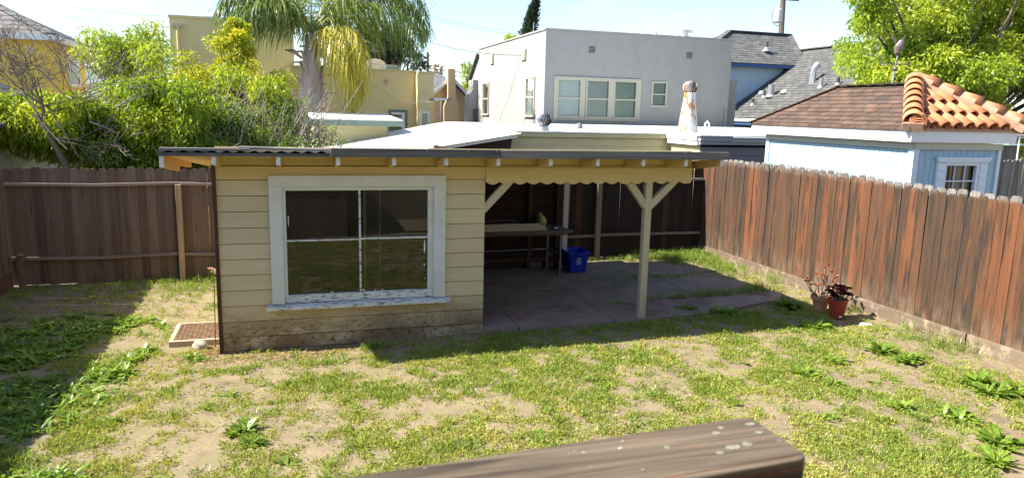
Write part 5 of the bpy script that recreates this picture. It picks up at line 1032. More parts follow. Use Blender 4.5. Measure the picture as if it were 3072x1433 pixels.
for (a, ya, b, yb, lab) in WIRES:
    A = aty(a[0], a[1], ya); B = aty(b[0], b[1], yb); mb = MB(); n = 10; r = 0.007 if 'thin' in lab or 'faint' in lab or 'parallel' in lab else 0.016
    r = r*(1.2 if ya > 30 else 0.7)
    mb.tube([A.lerp(B, k/n)-Vector((0, 0, 0.25*4*(k/n)*(1-k/n))) for k in range(n+1)], r*1.3, 4); tag(mb.build('power_line', M_wiregrey if ('thin' in lab or 'faint' in lab or 'parallel' in lab) else M_wire), lab, 'wire', 'overhead wires')
# distant hill
mb = MB(); n = 60; V = []; 
for j, (d, hz_) in enumerate(((700, 0), (800, 46), (1000, 60), (1400, 0))):
    for k in range(n+1):
        a = math.radians(-40+130*k/n); h = hz_*(0.62+0.38*math.sin(k*0.37+j)+0.12*math.sin(k*1.3)); V.append((d*math.sin(a), d*math.cos(a), max(h, -1)))
F = [(j*(n+1)+k, j*(n+1)+k+1, (j+1)*(n+1)+k+1, (j+1)*(n+1)+k) for j in range(3) for k in range(n)]
mb.add(V, F); tag(mb.build('hills', flat('hill_green', (0.16, 0.20, 0.17), 0.95, 0, 0.2, 0.02), smooth=True), kind='structure')

# ================================================================ vegetation
def unit(a): return a/(np.linalg.norm(a, axis=-1, keepdims=True)+1e-9)
def clump_tree(T, base, cents, rads, per, L, Wd, mat_leaf, mat_bark, trunk_r=0.12, top=None, droop=0.35, spread=1.0, seed=1, fork=0.45, crown_name='crown', outward=0.6, limbs=True, rndshift=0.0):
    """tapered trunk with limbs to every clump; leaves spread through each clump's volume"""
    r = np.random.default_rng(seed); base = Vector(base); cents = np.array(cents, float)
    C = np.repeat(cents, per, 0); Rr = np.repeat(np.array(rads, float).reshape(-1, 1), per, 0); n = len(C)
    d = unit(r.normal(size=(n, 3))); rad = r.random((n, 1))**0.45
    off = d*rad*Rr*np.array([1, 1, 0.75]); P = C+off
    D = unit(d*outward + r.normal(size=(n, 3))*0.6 + np.array([0, 0, -droop]))
    V, F = leaf_quads(P, D, r.uniform(0.65, 1.2, n)*L, r.uniform(0.8, 1.15, n)*Wd, 0.12, 0.12, seed+1)
    cl = np.repeat(r.random(len(cents)), per); rnd = np.clip(0.6*cl+0.5*r.random(n)-0.05+rndshift, 0, 1)
    np_mesh(crown_name, V, F, rnd, mat_leaf, T)
    if limbs:
        mb = MB(); cm = Vector(cents.mean(0)); fk = base.lerp(cm, fork); mb.tube([base, base.lerp(fk, 0.5)+Vector((0.05, 0.03, 0)), fk], [trunk_r*1.3, trunk_r, trunk_r*0.8], 9)
        for k in range(len(cents)):
            e = Vector(cents[k]); s = base.lerp(fk, r.uniform(0.75, 1.0)); mid = s.lerp(e, 0.5)+Vector((r.uniform(-.15, .15), r.uniform(-.15, .15), 0.12)); L_ = (e-s).length
            mb.tube([s, mid, e], [trunk_r*0.42, trunk_r*0.25, trunk_r*0.08], 5)
        mb.build('trunk', mat_bark, T)
def ell(n, c, R, seed, surf=0.4, zmin=None):
    r = np.random.default_rng(seed); out = []
    while len(out) < n:
        d = r.normal(size=3); d /= np.linalg.norm(d); k = surf+(1-surf)*r.random(); p = np.array(c)+d*k*np.array(R)
        if zmin is None or p[2] > zmin: out.append(p)
    return out
M_bark = wood('grey_bark', (0.07, 0.055, 0.045), (0.20, 0.165, 0.135), 2, 0.8)
M_twig = flat('pale_dead_twig', (0.33, 0.27, 0.23), 0.9, 0, 0.2)
M_lf_ash = leafmat('bright_ash_leaf', [(0.0, (0.20, 0.31, 0.03)), (0.45, (0.36, 0.47, 0.04)), (0.85, (0.48, 0.56, 0.06)), (1.0, (0.50, 0.48, 0.08))], 0.5, 0.03, 0.4)
M_lf_peach = leafmat('fruit_tree_leaf', [(0.0, (0.14, 0.24, 0.02)), (0.45, (0.34, 0.45, 0.035)), (0.85, (0.52, 0.56, 0.05)), (1.0, (0.62, 0.56, 0.08))], 0.55, 0.03, 0.4)
M_lf_yel = leafmat('yellow_green_leaf', [(0.0, (0.30, 0.36, 0.02)), (0.5, (0.52, 0.54, 0.03)), (1.0, (0.72, 0.58, 0.04))], 0.5, 0.03, 0.5)
M_lf_shrub = leafmat('shrub_leaf', [(0.0, (0.08, 0.16, 0.03)), (0.5, (0.17, 0.29, 0.045)), (1.0, (0.32, 0.43, 0.07))], 0.45, 0.03, 0.4)
M_lf_dark = leafmat('dark_conifer_leaf', [(0.0, (0.02, 0.035, 0.02)), (1.0, (0.06, 0.085, 0.045))], 0.2, 0.03)

T = thing('ash_tree', (18.6, 17.2, 0), 'large bright green leafy tree filling the upper right corner', 'tree')
cs = ell(125, (18.7, 17.0, 5.2), (4.1, 2.8, 3.6), 21, 0.45, 2.2) + ell(30, (16.3, 16.4, 4.0), (1.7, 1.4, 1.8), 22, 0.4, 2.3) + [np.array((14.75+0.25*math.sin(k*2.1), 16.2, 5.6+0.32*k)) for k in range(5)] + ell(34, (21.5, 16.5, 4.0), (3.0, 2.0, 2.6), 24, 0.5, 1.5)
cs = [c for c in cs if not (c[2] > 5.2 and c[0] < 16.6 and c[0] > 15.35)]
rad = [0.62 if i < 125 else 0.5 for i in range(len(cs))]
clump_tree(T, (18.6, 17.2, 0), cs, rad, 620, 0.15, 0.056, M_lf_ash, M_bark, 0.24, droop=0.25, seed=31, fork=0.5)
T = thing('fruit_tree', (-3.0, 15.4, 0), 'wide drooping fruit tree with glossy green leaves behind the left back fence', 'tree')
cs = ell(115, (-2.55, 15.9, 2.85), (2.6, 1.3, 1.05), 41, 0.4, 2.0) + ell(20, (-4.6, 15.5, 2.95), (0.9, 0.8, 0.6), 42, 0.3) + ell(14, (-1.8, 15.0, 2.35), (1.1, 0.4, 0.4), 43, 0.3)
low = ell(40, (-2.6, 15.6, 2.15), (1.6, 0.7, 0.45), 45, 0.3) + ell(26, (-4.2, 15.5, 2.5), (0.9, 0.5, 0.5), 46, 0.3)
cs = [c for c in cs if not (c[0] < -3.3 and c[2] > 3.0) and not (c[0] < -2.6 and c[2] > 3.35) and not (c[0] < -3.9 and c[2] < 2.4)] + low
clump_tree(T, (-3.0, 15.4, 0), cs, [0.40]*len(cs), 430, 0.125, 0.036, M_lf_peach, M_bark, 0.13, droop=0.95, seed=44, fork=0.72, outward=0.5, rndshift=-0.10)
T = thing('yellow_shrub', (-0.9, 18.0, 0), 'tall yellow-green shrub left of the palm, glowing in the sun', 'shrub')
cs = ell(80, (-1.3, 18.0, 3.3), (1.65, 1.0, 1.1), 51, 0.35) + [np.array((-1.05+(0.34-0.03*k)*math.sin(k*2.3), 18.0+0.2*math.cos(k), 4.15+0.10*k)) for k in range(8)]
clump_tree(T, (-0.9, 18.0, 0), cs, [0.32]*80+[0.22-0.012*k for k in range(8)], 230, 0.10, 0.040, M_lf_yel, M_bark, 0.09, rndshift=-0.12, droop=0.1, seed=54, fork=0.6)
T = thing('young_tree', (-3.9, 22.0, 0), 'small feathery green tree in front of the tan building corner', 'tree')
cs = ell(34, (-4.05, 22.0, 4.0), (1.15, 0.9, 0.9), 61, 0.3) + [np.array((-4.9, 22, 4.7)), np.array((-3.4, 22, 4.95)), np.array((-3.7, 22, 4.8))]
clump_tree(T, (-3.9, 22.0, 0), cs, [0.36]*len(cs), 240, 0.13, 0.04, M_lf_ash, M_bark, 0.08, droop=0.35, seed=64, fork=0.65)
T = thing('twiggy_shrub', (0.0, 15.6, 0), 'shrub with small green leaves and many long bare twigs behind the shed roof', 'shrub')
cs = ell(60, (-0.35, 15.6, 2.35), (1.55, 0.9, 0.85), 71, 0.35)
clump_tree(T, (0.0, 15.6, 0), cs, [0.33]*len(cs), 240, 0.062, 0.026, M_lf_shrub, M_bark, 0.05, droop=0.0, seed=74, fork=0.6)
mb = MB(); r = random.Random(5)
for k in range(100):
    b = Vector((r.uniform(-1.5, 0.9), 15.1+r.uniform(-0.4, 0.5), r.uniform(1.7, 2.5))); l = r.uniform(0.5, 1.35); d = Vector((r.uniform(-0.25, 0.75), r.uniform(-0.2, 0.2), 1.0)).normalized(); e = b+d*l
    mb.tube([b, b.lerp(e, 0.5)+Vector((r.uniform(-.05, .05), 0, 0.03)), e], [0.008, 0.006, 0.002], 4)
    for q in range(3): s = b.lerp(e, r.uniform(0.3, 0.9)); mb.tube([s, s+Vector((r.uniform(-0.25, 0.3), r.uniform(-.1, .1), r.uniform(0.1, 0.3)))], [0.005, 0.002], 4)
mb.build('bare_twigs', M_twig, T)
# dead branching tree at the far left
T = thing('bare_tree', (-4.1, 14.8, 0), 'bare grey tree with tangled dead branches in front of the golden house', 'tree')
mb = MB(); r = random.Random(9)
def branch(p, d, l, rd, depth):
    pts = [p]; q = p; dd = d
    for s in range(3): dd = (dd+Vector((r.uniform(-.28, .28), r.uniform(-.2, .2), r.uniform(-.18, .24)))).normalized(); q = q+dd*l/3; pts.append(q)
    mb.tube(pts, [max(q, 0.0045) for q in (rd, rd*0.85, rd*0.7, rd*0.55)], 5 if depth > 1 else 4)
    if depth == 0: return
    for k in range(r.choice((2, 3, 3))): 
        t = pts[r.choice((1, 2, 3, 3))]; branch(t, (dd+Vector((r.uniform(-.9, .9), r.uniform(-.5, .5), r.uniform(-.5, .75)))).normalized(), l*r.uniform(0.55, 0.85), rd*0.58, depth-1)
mb.tube([(-3.6, 15.2, 0.4), (-3.75, 14.9, 1.6), (-4.1, 14.7, 2.6)], [0.07, 0.055, 0.04], 8)
for d, l in (((-0.25, 0, 0.9), 0.85), ((0.25, 0, 1.0), 1.0), ((0.9, 0, 0.35), 1.1), ((-0.8, 0, 0.3), 0.9), ((0.6, -0.1, -0.55), 1.0), ((0.05, -0.1, 0.6), 0.8), ((1.0, -0.15, 0.05), 1.3)):
    branch(Vector((-4.1+r.uniform(-.3, .3), 14.75, r.uniform(2.5, 2.9))), Vector(d).normalized(), l*0.85, 0.020, 5)
mb.build('trunk', flat('grey_dead_wood', (0.19, 0.155, 0.13), 0.9, 0, 0.25), T)
mb = MB()
for a, b in (((345, 325), (445, 262)), ((370, 310), (470, 275)), ((268, 365), (356, 402)), ((110, 200), (230, 330)), ((150, 330), (235, 470)), ((30, 290), (170, 250)), ((395, 405), (460, 400))):
    A = aty(a[0], a[1], 14.55); B = aty(b[0], b[1], 14.65); mb.tube([A, A.lerp(B, 0.5)+Vector((0, 0, 0.02)), B], [0.016, 0.013, 0.007], 6)
mb.build('dead_limbs', M_twig, T)
# palm
PX, PYY, PZ = aty(935, 200, 26.0).x, 26.0, 5.45
T = thing('palm_tree', (PX, PYY, 0), 'queen palm with long drooping fronds and a grey trunk behind the shed', 'palm')
mb = MB(); mb.tube([(PX-0.05, PYY, 0), (PX-0.04, PYY, 2.0), (PX-0.02, PYY, 3.5), (PX, PYY, 4.3), (PX, PYY, 5.4)], [0.42, 0.41, 0.40, 0.32, 0.17], 14); mb.build('trunk', wood('palm_trunk', (0.26, 0.225, 0.20), (0.50, 0.45, 0.41), 2, 0.5), T, smooth=True)
mb = MB(); r = random.Random(4)
for k in range(16):
    a = k*2.4; z = 3.2+0.11*k; rr = 0.37-0.011*k; b = Vector((PX+rr*math.cos(a), PYY+rr*math.sin(a), z)); mb.tube([b, b+Vector((0.12*math.cos(a), 0.12*math.sin(a), 0.30)), b+Vector((0.42*math.cos(a), 0.42*math.sin(a), 0.50+r.uniform(-.3, .1)))], [0.075, 0.05, 0.022], 6)
mb.build('leaf_bases', M_twig, T)
def frond(az, el, L, bend, nl, ll, seed, hang=1.0, wd=0.03):
    r = np.random.default_rng(seed); pts = []; p = np.array([PX, PYY, PZ-(0.25 if hang > 1.5 else 0)]); n = 26; e = el
    for i in range(n+1):
        pts.append(p.copy()); d = np.array([math.sin(az)*math.cos(e), math.cos(az)*math.cos(e), math.sin(e)]); p = p+d*L/n; e -= bend/n*(0.5+1.2*i/n)
    pts = np.array(pts); V = []; F = []; rn = []; k0 = 0
    for side in (-1, 1):
        for j in range(nl):
            t = 0.14+0.86*(j+r.random())/nl; x = t*n; i = min(int(x), n-1); b = pts[i]+(pts[i+1]-pts[i])*(x-i); tg = unit(pts[i+1]-pts[i]); sd = unit(np.cross(tg, np.array([0, 0, 1.0]))+r.normal(size=3)*0.25)*side
            l = ll*(0.55+0.6*math.sin(math.pi*min(1, t*0.95+0.08)))*r.uniform(0.8, 1.15); d = unit(sd*0.75+tg*0.55+np.array([0, 0, r.uniform(-0.15, 0.5)])); q = b; w = np.cross(d, np.array([0, 0, 1.0])); w = unit(w+r.normal(size=3)*0.3)*wd*0.5
            chain = [q]; hv = r.uniform(0.45, 1.35)
            for s in range(4): d = unit(d+np.array([0, 0, -0.62*hang*hv])+r.normal(size=3)*0.07); q = q+d*l/4; chain.append(q)
            ws = [0.6, 1.0, 0.9, 0.6, 0.1]
            for c, kk in zip(chain, ws): V += [c-w*kk, c+w*kk]
            for s in range(4): F.append((k0+2*s, k0+2*s+1, k0+2*s+3, k0+2*s+2)); rn.append(r.random()*0.5+0.5*(1-t))
            k0 += 10
    return pts, np.array(V), np.array(F), np.array(rn)
M_lf_palm = leafmat('palm_leaflet', [(0.0, (0.05, 0.095, 0.022)), (0.5, (0.14, 0.21, 0.04)), (1.0, (0.34, 0.37, 0.07))], 0.42, 0.05, 0.4)
M_lf_palmy = leafmat('yellowed_palm_leaflet', [(0.0, (0.34, 0.36, 0.05)), (0.5, (0.60, 0.54, 0.08)), (1.0, (0.74, 0.64, 0.18))], 0.45, 0.04, 0.3)
M_rach = flat('palm_rachis', (0.20, 0.22, 0.07), 0.6)
k = 0
FR_ = [(a, e, L_*(1.36 if a > 0.5 else 1.02), bd, 95, 1.3, 0.9, M_lf_palm) for a, e, L_, bd in (
    (1.62, 0.95, 3.6, 2.2), (1.25, 1.15, 3.6, 2.2), (1.95, 0.75, 3.3, 1.9), (1.50, 0.55, 3.1, 1.7), (0.8, 0.9, 3.4, 1.9), (1.8, 1.2, 3.9, 2.5), (1.45, 1.0, 3.9, 2.3),
    (-1.55, 0.95, 3.5, 1.9), (-1.25, 1.2, 3.4, 1.8), (-1.9, 0.8, 3.2, 1.9), (-1.45, 0.55, 2.8, 1.6), (-2.2, 0.95, 3.0, 2.1), (-0.7, 0.9, 3.4, 1.6), (-1.75, 1.25, 3.6, 2.3), (0.1, 1.2, 3.4, 1.6), (0.3, 0.7, 3.0, 1.6))]
FR_ += [(a, e, L_*1.25, bd, 75, 1.35, 1.6, M_lf_palmy) for a, e, L_, bd in ((2.2, 0.75, 2.5, 3.0), (2.5, 0.6, 2.3, 2.8), (1.9, 0.25, 2.3, 2.4), (2.25, 0.0, 2.3, 2.0), (2.05, -0.35, 2.2, 1.4))]
for (a, e, L_, bd, nl, ll, hg, mt) in FR_:
    k += 1; pts, V, F, rn = frond(a, e, L_, bd, nl, ll, 100+k, hg, 0.034)
    fo = np_mesh('frond', V, F, rn, mt, T); mb = MB(); mb.tube([tuple(p) for p in pts[::2]], list(np.linspace(0.03, 0.006, len(pts[::2]))), 5); q = mb.build('rachis', M_rach, None); q.data.transform(Matrix.Translation(-T.location)); q.parent = fo
mb = MB(); c = aty(882, 155, 25.4); mb.tube([c+Vector((-0.28, 0, 0.04)), c, c+Vector((0.25, 0.1, -0.20))], [0.02, 0.075, 0.03], 8); mb.build('spathe', M_copper, T, smooth=True)
pts, V, F, rn = frond(-1.9, -0.1, 1.1, 0.3, 50, 0.34, 300, 0.2, 0.012); V[:, 2] -= 1.0; o = np_mesh('flower_stalk', V, F, rn, flat('dry_flower_stalk', (0.50, 0.36, 0.18), 0.9), T)
# cypress, far trees
T = thing('cypress_tree', (0, 0, 0), 'slender leaning dark cypress behind the white end of the grey house', 'tree'); b = aty(1585, 105, 40); t = aty(1608, 5, 40); T.location = (b.x, 40, 0)
cs = []; rd = []
for k in range(26): u = k/25; p = b.lerp(t, u**0.9) if u > 0 else b; cs.append(np.array(p)+np.array([0.10*math.sin(k*1.9), 0, 0])); rd.append(0.36*(1-u)**0.7+0.07)
for k in range(6): cs.append(np.array((b.x-0.1, 40, b.z-0.4*k))); rd.append(0.5)
clump_tree(T, (b.x, 40, 0), cs, rd, 220, 0.20, 0.06, M_lf_dark, M_bark, 0.12, droop=-0.9, seed=84, fork=0.8, outward=0.4, limbs=False)
mb = MB(); mb.tube([(b.x, 40, 0), (b.x, 40, b.z)], [0.2, 0.12], 8); mb.build('trunk', M_bark, T)
T = thing('background_tree', (0, 0, 0), 'low green treetop just left of the cypress above the white wall', 'tree'); c = aty(1543, 112, 38); T.location = (c.x, 38, 0)
clump_tree(T, (c.x, 38, 0), ell(14, (c.x, 38, c.z-0.3), (0.6, 0.5, 0.45), 87, 0.2), [0.28]*14, 140, 0.16, 0.06, M_lf_ash, M_bark, 0.1, seed=88)
T = thing('background_tree', (0, 0, 0), 'green tree squeezed between the apricot house and the white wall', 'tree'); c = aty(1402, 250, 38.5); T.location = (c.x, 38.5, 0)
clump_tree(T, (c.x, 38.5, 0), ell(22, (c.x+0.1, 38.5, c.z-0.3), (0.55, 0.5, 1.3), 89, 0.2), [0.34]*22, 160, 0.17, 0.07, M_lf_ash, M_bark, 0.1, seed=90)
T = thing('background_tree', (0, 0, 0), 'dark airy conifer behind the palm and the satellite dish', 'tree'); c = aty(1180, 150, 34); T.location = (c.x, 34, 0)
clump_tree(T, (c.x, 34, 0), ell(46, (c.x-0.6, 34, c.z), (2.0, 1.2, 1.25), 91, 0.3), [0.5]*46, 150, 0.22, 0.06, M_lf_dark, M_bark, 0.2, seed=92, droop=0.0)

# ---- lawn: low clover and grass in patches over the dirt
def cover(x, y):
    """0..1 density of the green cover"""
    c = 0.22*fbm(x*0.75, y*0.75, 3, 3)+0.45*fbm(x*2.1, y*2.1, 17, 3)+0.55*fbm(x*6.0, y*6.0, 27, 3)
    d = np.clip((c-0.555)/0.14, 0.06, 1)
    d = d*np.clip((8.15-x)/0.8, 0.12, 1)                       # thin along the right fence
    path = np.exp(-((x+0.9-0.25*(y-6.2))/0.45)**2)*np.clip((y-4.6)/1, 0, 1)*np.clip((9.0-y)/1, 0, 1); d = d*(1-0.65*path)
    d = d*np.where((x > -1.9) & (x < 2.45) & (y > 8.55) & (y < 9.2), 0.25, 1)
    d = d*np.where((x < -0.3) & (y > 9.3), 0.22, 1)
    d = np.where((x > 2.35) & (x < 7.7) & (y > 8.95+0.12*np.clip(x-5.6, 0, 3)), 0, d)
    d = np.where((x > -0.95) & (x < 2.5) & (y > 9.05), 0, d)
    return d
def scatter(n, x0, x1, y0, y1, f, seed):
    r = np.random.default_rng(seed); x = r.uniform(x0, x1, n); y = r.uniform(y0, y1, n); k = r.random(n) < f(x, y); return x[k], y[k]
def infrustum(x, y, pad=550):
    P = np.stack([x, y, np.zeros_like(x)-EYE], 1); z = P@_f; u = PW/2+FPX*(P@_r)/z; v = PH/2-FPX*(P@_u)/z; return (z > 0.5) & (u > -pad) & (u < PW+pad) & (v < PH+min(pad, 160)*2)
def tufts(x, y, per, hmin, hmax, spread, wd, seed, lean=0.7, curl=0.3):
    r = np.random.default_rng(seed); n = len(x)*per; xx = np.repeat(x, per)+r.normal(size=n)*spread; yy = np.repeat(y, per)+r.normal(size=n)*spread; zz = gz(xx, yy)-0.004
    a = r.uniform(0, 2*math.pi, n); ln = r.random(n)**0.7*lean; D = np.stack([np.cos(a)*ln, np.sin(a)*ln, np.ones(n)], 1); s = np.repeat(r.uniform(0.6, 1.25, len(x)), per)
    L = r.uniform(hmin, hmax, n)*s; V, F = leaf_quads(np.stack([xx, yy, zz], 1), D, L, np.full(n, wd)*r.uniform(0.7, 1.3, n), 0.12, curl, seed+1)
    rnd = np.clip(0.5*np.repeat(r.random(len(x)), per)+0.5*r.random(n), 0, 1); return V, F, rnd
def cat_mesh(parts):
    V = []; F = []; R_ = []; o = 0
    for v, f, r in parts: V.append(v); F.append(f+o); R_.append(r); o += len(v)
    return np.concatenate(V), np.concatenate(F), np.concatenate(R_)
M_clover = leafmat('lawn_clover', [(0.0, (0.17, 0.26, 0.045)), (0.35, (0.32, 0.39, 0.075)), (0.7, (0.46, 0.46, 0.115)), (1.0, (0.56, 0.48, 0.20))], 0.4, 0.012, 0.5)
M_grass = leafmat('lawn_grass', [(0.0, (0.14, 0.24, 0.04)), (0.5, (0.26, 0.37, 0.07)), (1.0, (0.42, 0.47, 0.12))], 0.45, 0.02, 0.4)
M_weed = leafmat('broadleaf_weed', [(0.0, (0.10, 0.19, 0.025)), (0.5, (0.20, 0.32, 0.035)), (1.0, (0.32, 0.42, 0.06))], 0.45, 0.03, 0.4)
M_straw = leafmat('dry_straw', [(0.0, (0.28, 0.19, 0.08)), (1.0, (0.55, 0.43, 0.23))], 0.2, 0.03)
x, y = scatter(110000, -4.3, 8.35, 1.5, 13.3, cover, 201); k = infrustum(x, y) | ((y < 4.5) & (x > -2.5) & (x < 4)); x, y = x[k], y[k]
print('tufts', len(x)); A = tufts(x, y, 13, 0.025, 0.07, 0.028, 0.009, 202, 0.9)
A = (A[0], A[1], np.clip(A[2]*0.62+0.75*(np.repeat(fbm(x*1.6, y*1.6, 61, 3), 13)-0.28), 0, 1))
gcov = lambda a, b: cover(a, b)*np.clip((fbm(a*1.1, b*1.1, 41, 3)-0.48)/0.1, 0, 1)
x, y = scatter(30000, -4.3, 8.35, 3.0, 13.3, gcov, 203); k = infrustum(x, y); x, y = x[k], y[k]
B = tufts(x, y, 12, 0.035, 0.10, 0.03, 0.009, 204, 0.7)
xc, yc = scatter(900, -3.5, 8.2, 3.2, 9.2, lambda a, b: np.clip(cover(a, b)*1.5, 0, 1), 211); k = infrustum(xc, yc); xc, yc = xc[k], yc[k]; B2 = tufts(xc, yc, 46, 0.05, 0.13, 0.05, 0.009, 212, 0.75)
V, F, R_ = cat_mesh([A]); tag(np_mesh('lawn_clover', V, F, R_, M_clover), kind='stuff')
gp = [B, B2]
def patch(x0, y0, rx, ry, n, per, h0, h1, seed, sp=0.03, wd=0.008, lean=0.6):
    r = np.random.default_rng(seed); return tufts(x0+r.normal(size=n)*rx, y0+r.normal(size=n)*ry, per, h0, h1, sp, wd, seed+1, lean, 0.4)
gp += [patch(-1.6, 12.9, 0.5, 0.25, 90, 14, 0.08, 0.22, 301), patch(-2.6, 12.8, 0.5, 0.25, 70, 12, 0.05, 0.16, 303), patch(-1.9, 12.2, 0.5, 0.3, 90, 12, 0.05, 0.14, 305), patch(-1.1, 13.1, 0.2, 0.15, 40, 14, 0.15, 0.35, 306),
       patch(-1.62, 9.95, 0.10, 0.22, 26, 12, 0.08, 0.2, 307), patch(8.05, 12.6, 0.15, 0.7, 260, 14, 0.08, 0.3, 309), patch(7.6, 13.0, 0.4, 0.2, 260, 14, 0.10, 0.36, 311), patch(6.7, 13.1, 0.5, 0.15, 70, 10, 0.06, 0.2, 313), patch(7.7, 11.9, 0.3, 0.4, 80, 12, 0.06, 0.18, 315), patch(5.4, 13.0, 0.25, 0.15, 30, 10, 0.06, 0.22, 316),
       patch(6.4, 11.4, 0.5, 0.08, 90, 12, 0.06, 0.2, 317), patch(6.6, 9.98, 0.45, 0.04, 80, 10, 0.10, 0.36, 319, 0.02, 0.007), patch(7.5, 10.15, 0.25, 0.05, 60, 10, 0.10, 0.34, 321, 0.02, 0.006), patch(5.75, 9.95, 0.2, 0.05, 20, 9, 0.08, 0.22, 322), patch(4.75, 9.85, 0.06, 0.03, 7, 9, 0.1, 0.22, 323), patch(5.35, 11.2, 0.15, 0.3, 26, 9, 0.05, 0.16, 324), patch(6.1, 11.9, 0.3, 0.1, 20, 9, 0.05, 0.15, 326),
       patch(8.15, 10.6, 0.06, 0.1, 14, 12, 0.15, 0.4, 327, 0.03, 0.006), patch(8.1, 6.95, 0.08, 0.18, 30, 12, 0.1, 0.36, 329), patch(7.9, 7.35, 0.12, 0.3, 30, 12, 0.05, 0.16, 330), patch(8.25, 8.75, 0.05, 0.1, 12, 10, 0.08, 0.2, 331), patch(8.2, 7.7, 0.04, 0.06, 8, 9, 0.1, 0.3, 333), patch(0.95, 8.78, 0.09, 0.05, 22, 14, 0.06, 0.22, 335), patch(4.0, 8.72, 1.0, 0.12, 120, 12, 0.04, 0.12, 336), patch(6.4, 8.95, 0.7, 0.22, 130, 12, 0.05, 0.16, 338), patch(5.7, 8.98, 0.1, 0.05, 16, 10, 0.05, 0.16, 341)]
V, F, R_ = cat_mesh(gp); tag(np_mesh('grass', V, F, R_, M_grass), kind='stuff')
# straw and dry clippings
st = lambda a, b: 0.25+0.75*np.exp(-((b-8.85)/0.35)**2)*((a > -1.5) & (a < 1.8))
x, y = scatter(9000, -4.2, 8.3, 3.2, 13.2, lambda a, b: np.where((a > 2.3) & (a < 7.8) & (b > 8.95) | (a > -0.9) & (a < 2.5) & (b > 9.08), 0, 0.5+0*a), 401); r = np.random.default_rng(402)
x2 = r.normal(0.1, 0.75, 2600); y2 = 8.86+r.normal(size=2600)*0.13; x3 = r.normal(-1.0, 0.12, 900); y3_ = r.normal(9.2, 0.18, 900); x = np.concatenate([x, x2, x3]); y = np.concatenate([y, y2, y3_]); k = infrustum(x, y) & ~((y > 9.08) & (x > -0.86) & (x < 2.5)); x, y = x[k], y[k]; n = len(x); a = r.uniform(0, 6.28, n)
V, F = leaf_quads(np.stack([x, y, gz(x, y)+0.006], 1), np.stack([np.cos(a), np.sin(a), r.uniform(-0.05, 0.3, n)], 1), r.uniform(0.02, 0.07, n), np.full(n, 0.007), 0.05, 0, 403); tag(np_mesh('dry_clippings', V, F, r.random(n), M_straw), kind='stuff')
# broadleaf weeds: rosettes of strap leaves
def weed(cx, cy, nl, ln, seed, up=0.7, wdk=0.25, jag=False):
    r = np.random.default_rng(seed); V = []; F = []; rn = []; k0 = 0; z0 = float(gz(np.array([cx]), np.array([cy]))[0])-0.005; base = r.random()*0.55-0.1
    for j in range(nl):
        a = 2.4*j+r.uniform(-.4, .4); e = 0.45+up*r.uniform(0.2, 1.2)*(0.4+0.9*j/nl); l = ln*r.uniform(0.6, 1.15); w = l*wdk*r.uniform(0.8, 1.2); h = np.array([math.cos(a), math.sin(a), 0]); s = np.array([-h[1], h[0], 0]); p = np.array([cx, cy, z0]); prof = [(0.06, 0), (0.5, .22), (1.0, .26), (0.8, .27), (0.08, .25)] if not jag else [(0.12, 0), (0.55, .16), (0.35, .08), (0.95, .14), (0.6, .09), (1.15, .16), (0.75, .12), (0.9, .1), (0.06, .15)]; ee = e; m_ = len(prof); tw = r.uniform(-.4, .4)
        for (wk, dl) in prof:
            p = p+(h*math.cos(ee)+np.array([0, 0, math.sin(ee)]))*l*dl; ee -= 0.20*5/m_; up_ = np.array([0, 0, 1.0])*tw*w*wk*0.5
            V += [p-s*w*wk*0.5-up_, p+np.array([0, 0, -0.12*w*wk]), p+s*w*wk*0.5+up_]
        for i in range(m_-1):
            for q in (0, 1): F.append((k0+3*i+q, k0+3*i+q+1, k0+3*i+q+4, k0+3*i+q+3)); rn.append(min(1, max(0, base+0.6*r.random())))
        k0 += 3*m_
    return np.array(V), np.array(F), np.array(rn)
wp = []; r = np.random.default_rng(501); cnt = 0
while cnt < 900:
    x, y = r.uniform(-4.3, 0.2), r.uniform(3.4, 11.6); e = -1.75+0.35*fbm(np.array([y*0.8]), np.array([2.0]), 8, 3)[0]+(0.0 if y > 7 else 0.42*(7-y)*0.55)
    dens = np.clip((e-x)/0.55, 0, 1)*np.clip((fbm(np.array([x*1.2]), np.array([y*1.2]), 55, 3)[0]-0.42)/0.12, 0, 1)*np.clip((11.4-y)/0.8, 0, 1)
    if not infrustum(np.array([x]), np.array([y]), 450)[0]: continue
    if r.random() < dens: wp.append(weed(x, y, int(r.integers(7, 13)), r.uniform(0.07, 0.165), int(cnt)+7000)); cnt += 1
for k in range(330):
    x, y = r.uniform(-1.6, 8.0), r.uniform(3.4, 8.9)
    if cover(np.array([x]), np.array([y]))[0] > 0.3 or r.random() < 0.3: wp.append(weed(x, y, int(r.integers(5, 9)), r.uniform(0.05, 0.13), k+9000, 0.6))
V, F, R_ = cat_mesh(wp); tag(np_mesh('broadleaf_weeds', V, F, R_, M_weed), kind='stuff')
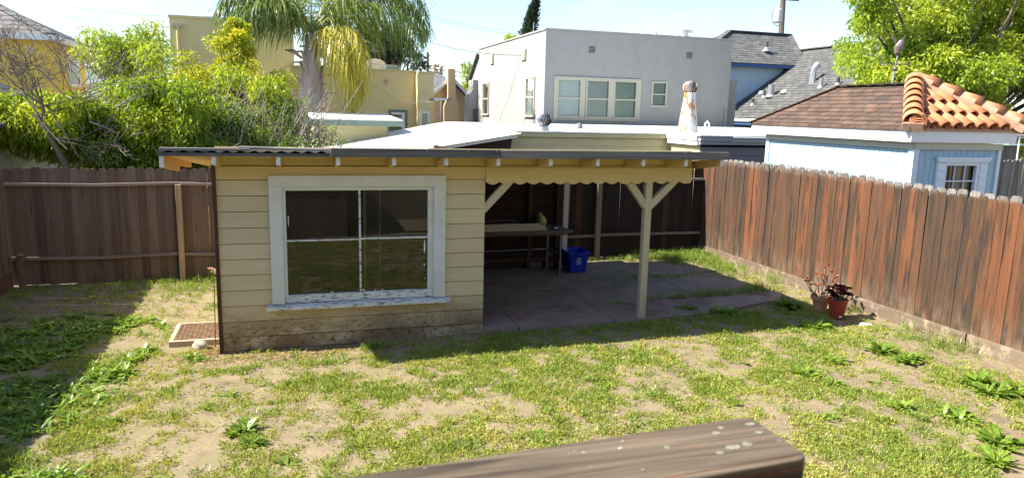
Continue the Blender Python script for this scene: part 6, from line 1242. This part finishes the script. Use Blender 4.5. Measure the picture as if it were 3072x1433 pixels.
WEEDS = [(2360, 925, 26, 0.36, 'big leafy dock weed at the end of the patio edge, left of the pots'), (2445, 990, 26, 0.30, 'bright weed rosette on the lawn in front of the terracotta pot'), (2640, 1062, 22, 0.30, 'wide weed clump on the lawn below the white stone, left of two'), (2718, 1090, 22, 0.28, 'wide weed clump on the lawn nearer the right fence, right of two'),
         (2935, 1155, 18, 0.30, 'tall weed by the right fence kickboard, leftmost of a close trio'), (2985, 1190, 20, 0.34, 'tall weed with upright leaves, middle of the close trio by the right fence'), (3050, 1185, 18, 0.32, 'tall weed cut by the right frame edge, in the close trio'), (2415, 1130, 18, 0.24, 'leafy weed on the lawn above the deck rail end'), (2495, 1160, 16, 0.2, 'smaller weed just right of the weed above the rail end'), (2510, 1090, 16, 0.24, 'sprawling weed in mid lawn left of the wide clumps'),
         (3000, 1340, 16, 0.30, 'pale weed rosette near the lower right corner'), (2985, 1400, 18, 0.28, 'weed at the bottom right corner of the frame'), (2875, 1260, 18, 0.26, 'yellowish weed clump left of the lower right rosette'), (2705, 1235, 14, 0.2, 'small lone weed rosette on the right lawn'), (2060, 935, 20, 0.26, 'shaded weed clump in front of the patio, left of two'), (2170, 945, 22, 0.28, 'shaded weed clump in front of the patio, right of two'),
         (735, 1270, 18, 0.22, 'weed with grey-green leaves on the left lawn'), (755, 1310, 14, 0.18, 'weed tuft in the left foreground lawn just below the grey-green one'), (580, 1060, 18, 0.2, 'weed clump below the rounded grey stone'), (430, 1035, 16, 0.2, 'weed rosette on the lawn edge left of the grate'), (375, 1100, 20, 0.24, 'bright sunlit weed at the edge of the left weed bed')]
for i, (px, py, nl, ln, lab) in enumerate(WEEDS):
    p = atz(px, py, 0.08); V = []; ln *= 0.75; jg = i % 3 != 1; wk = (0.24, 0.34, 0.18)[i % 3]; sub = [weed(p.x, p.y, int(nl*1.3), ln, 600+i, 0.7, wk, jg)]
    for j in range(5): sub.append(weed(p.x+random.uniform(-.13, .13), p.y+random.uniform(-.1, .1), nl//2, ln*0.75, 700+i*5+j, 0.7, wk, jg))
    V, F, R_ = cat_mesh(sub); tag(np_mesh('weed', V, F, R_, M_weed), lab, 'weed', 'large weeds in the lawn')
mb = MB(); c = wpt(-0.10, 0.25, 0.98)
o = thing('flower', (c.x, c.y, 0), 'small pink and white flower head peeking past the shed corner', 'flower'); mb.tube([(c.x-0.02, c.y, 0), (c.x, c.y, c.z)], 0.006, 5); mb.build('stem', M_lf_shrub, o)
V, F = rosette([c, c+Vector((-0.03, 0, 0.03)), c+Vector((0.02, 0.02, -0.03))], 16, 0.045, 0.03, seed=8); np_mesh('petals', V, F, RNG.random(len(F)), leafmat('pink_petals', [(0, (0.55, 0.30, 0.26)), (1, (0.75, 0.62, 0.55))], 0.3, 0.02), o)
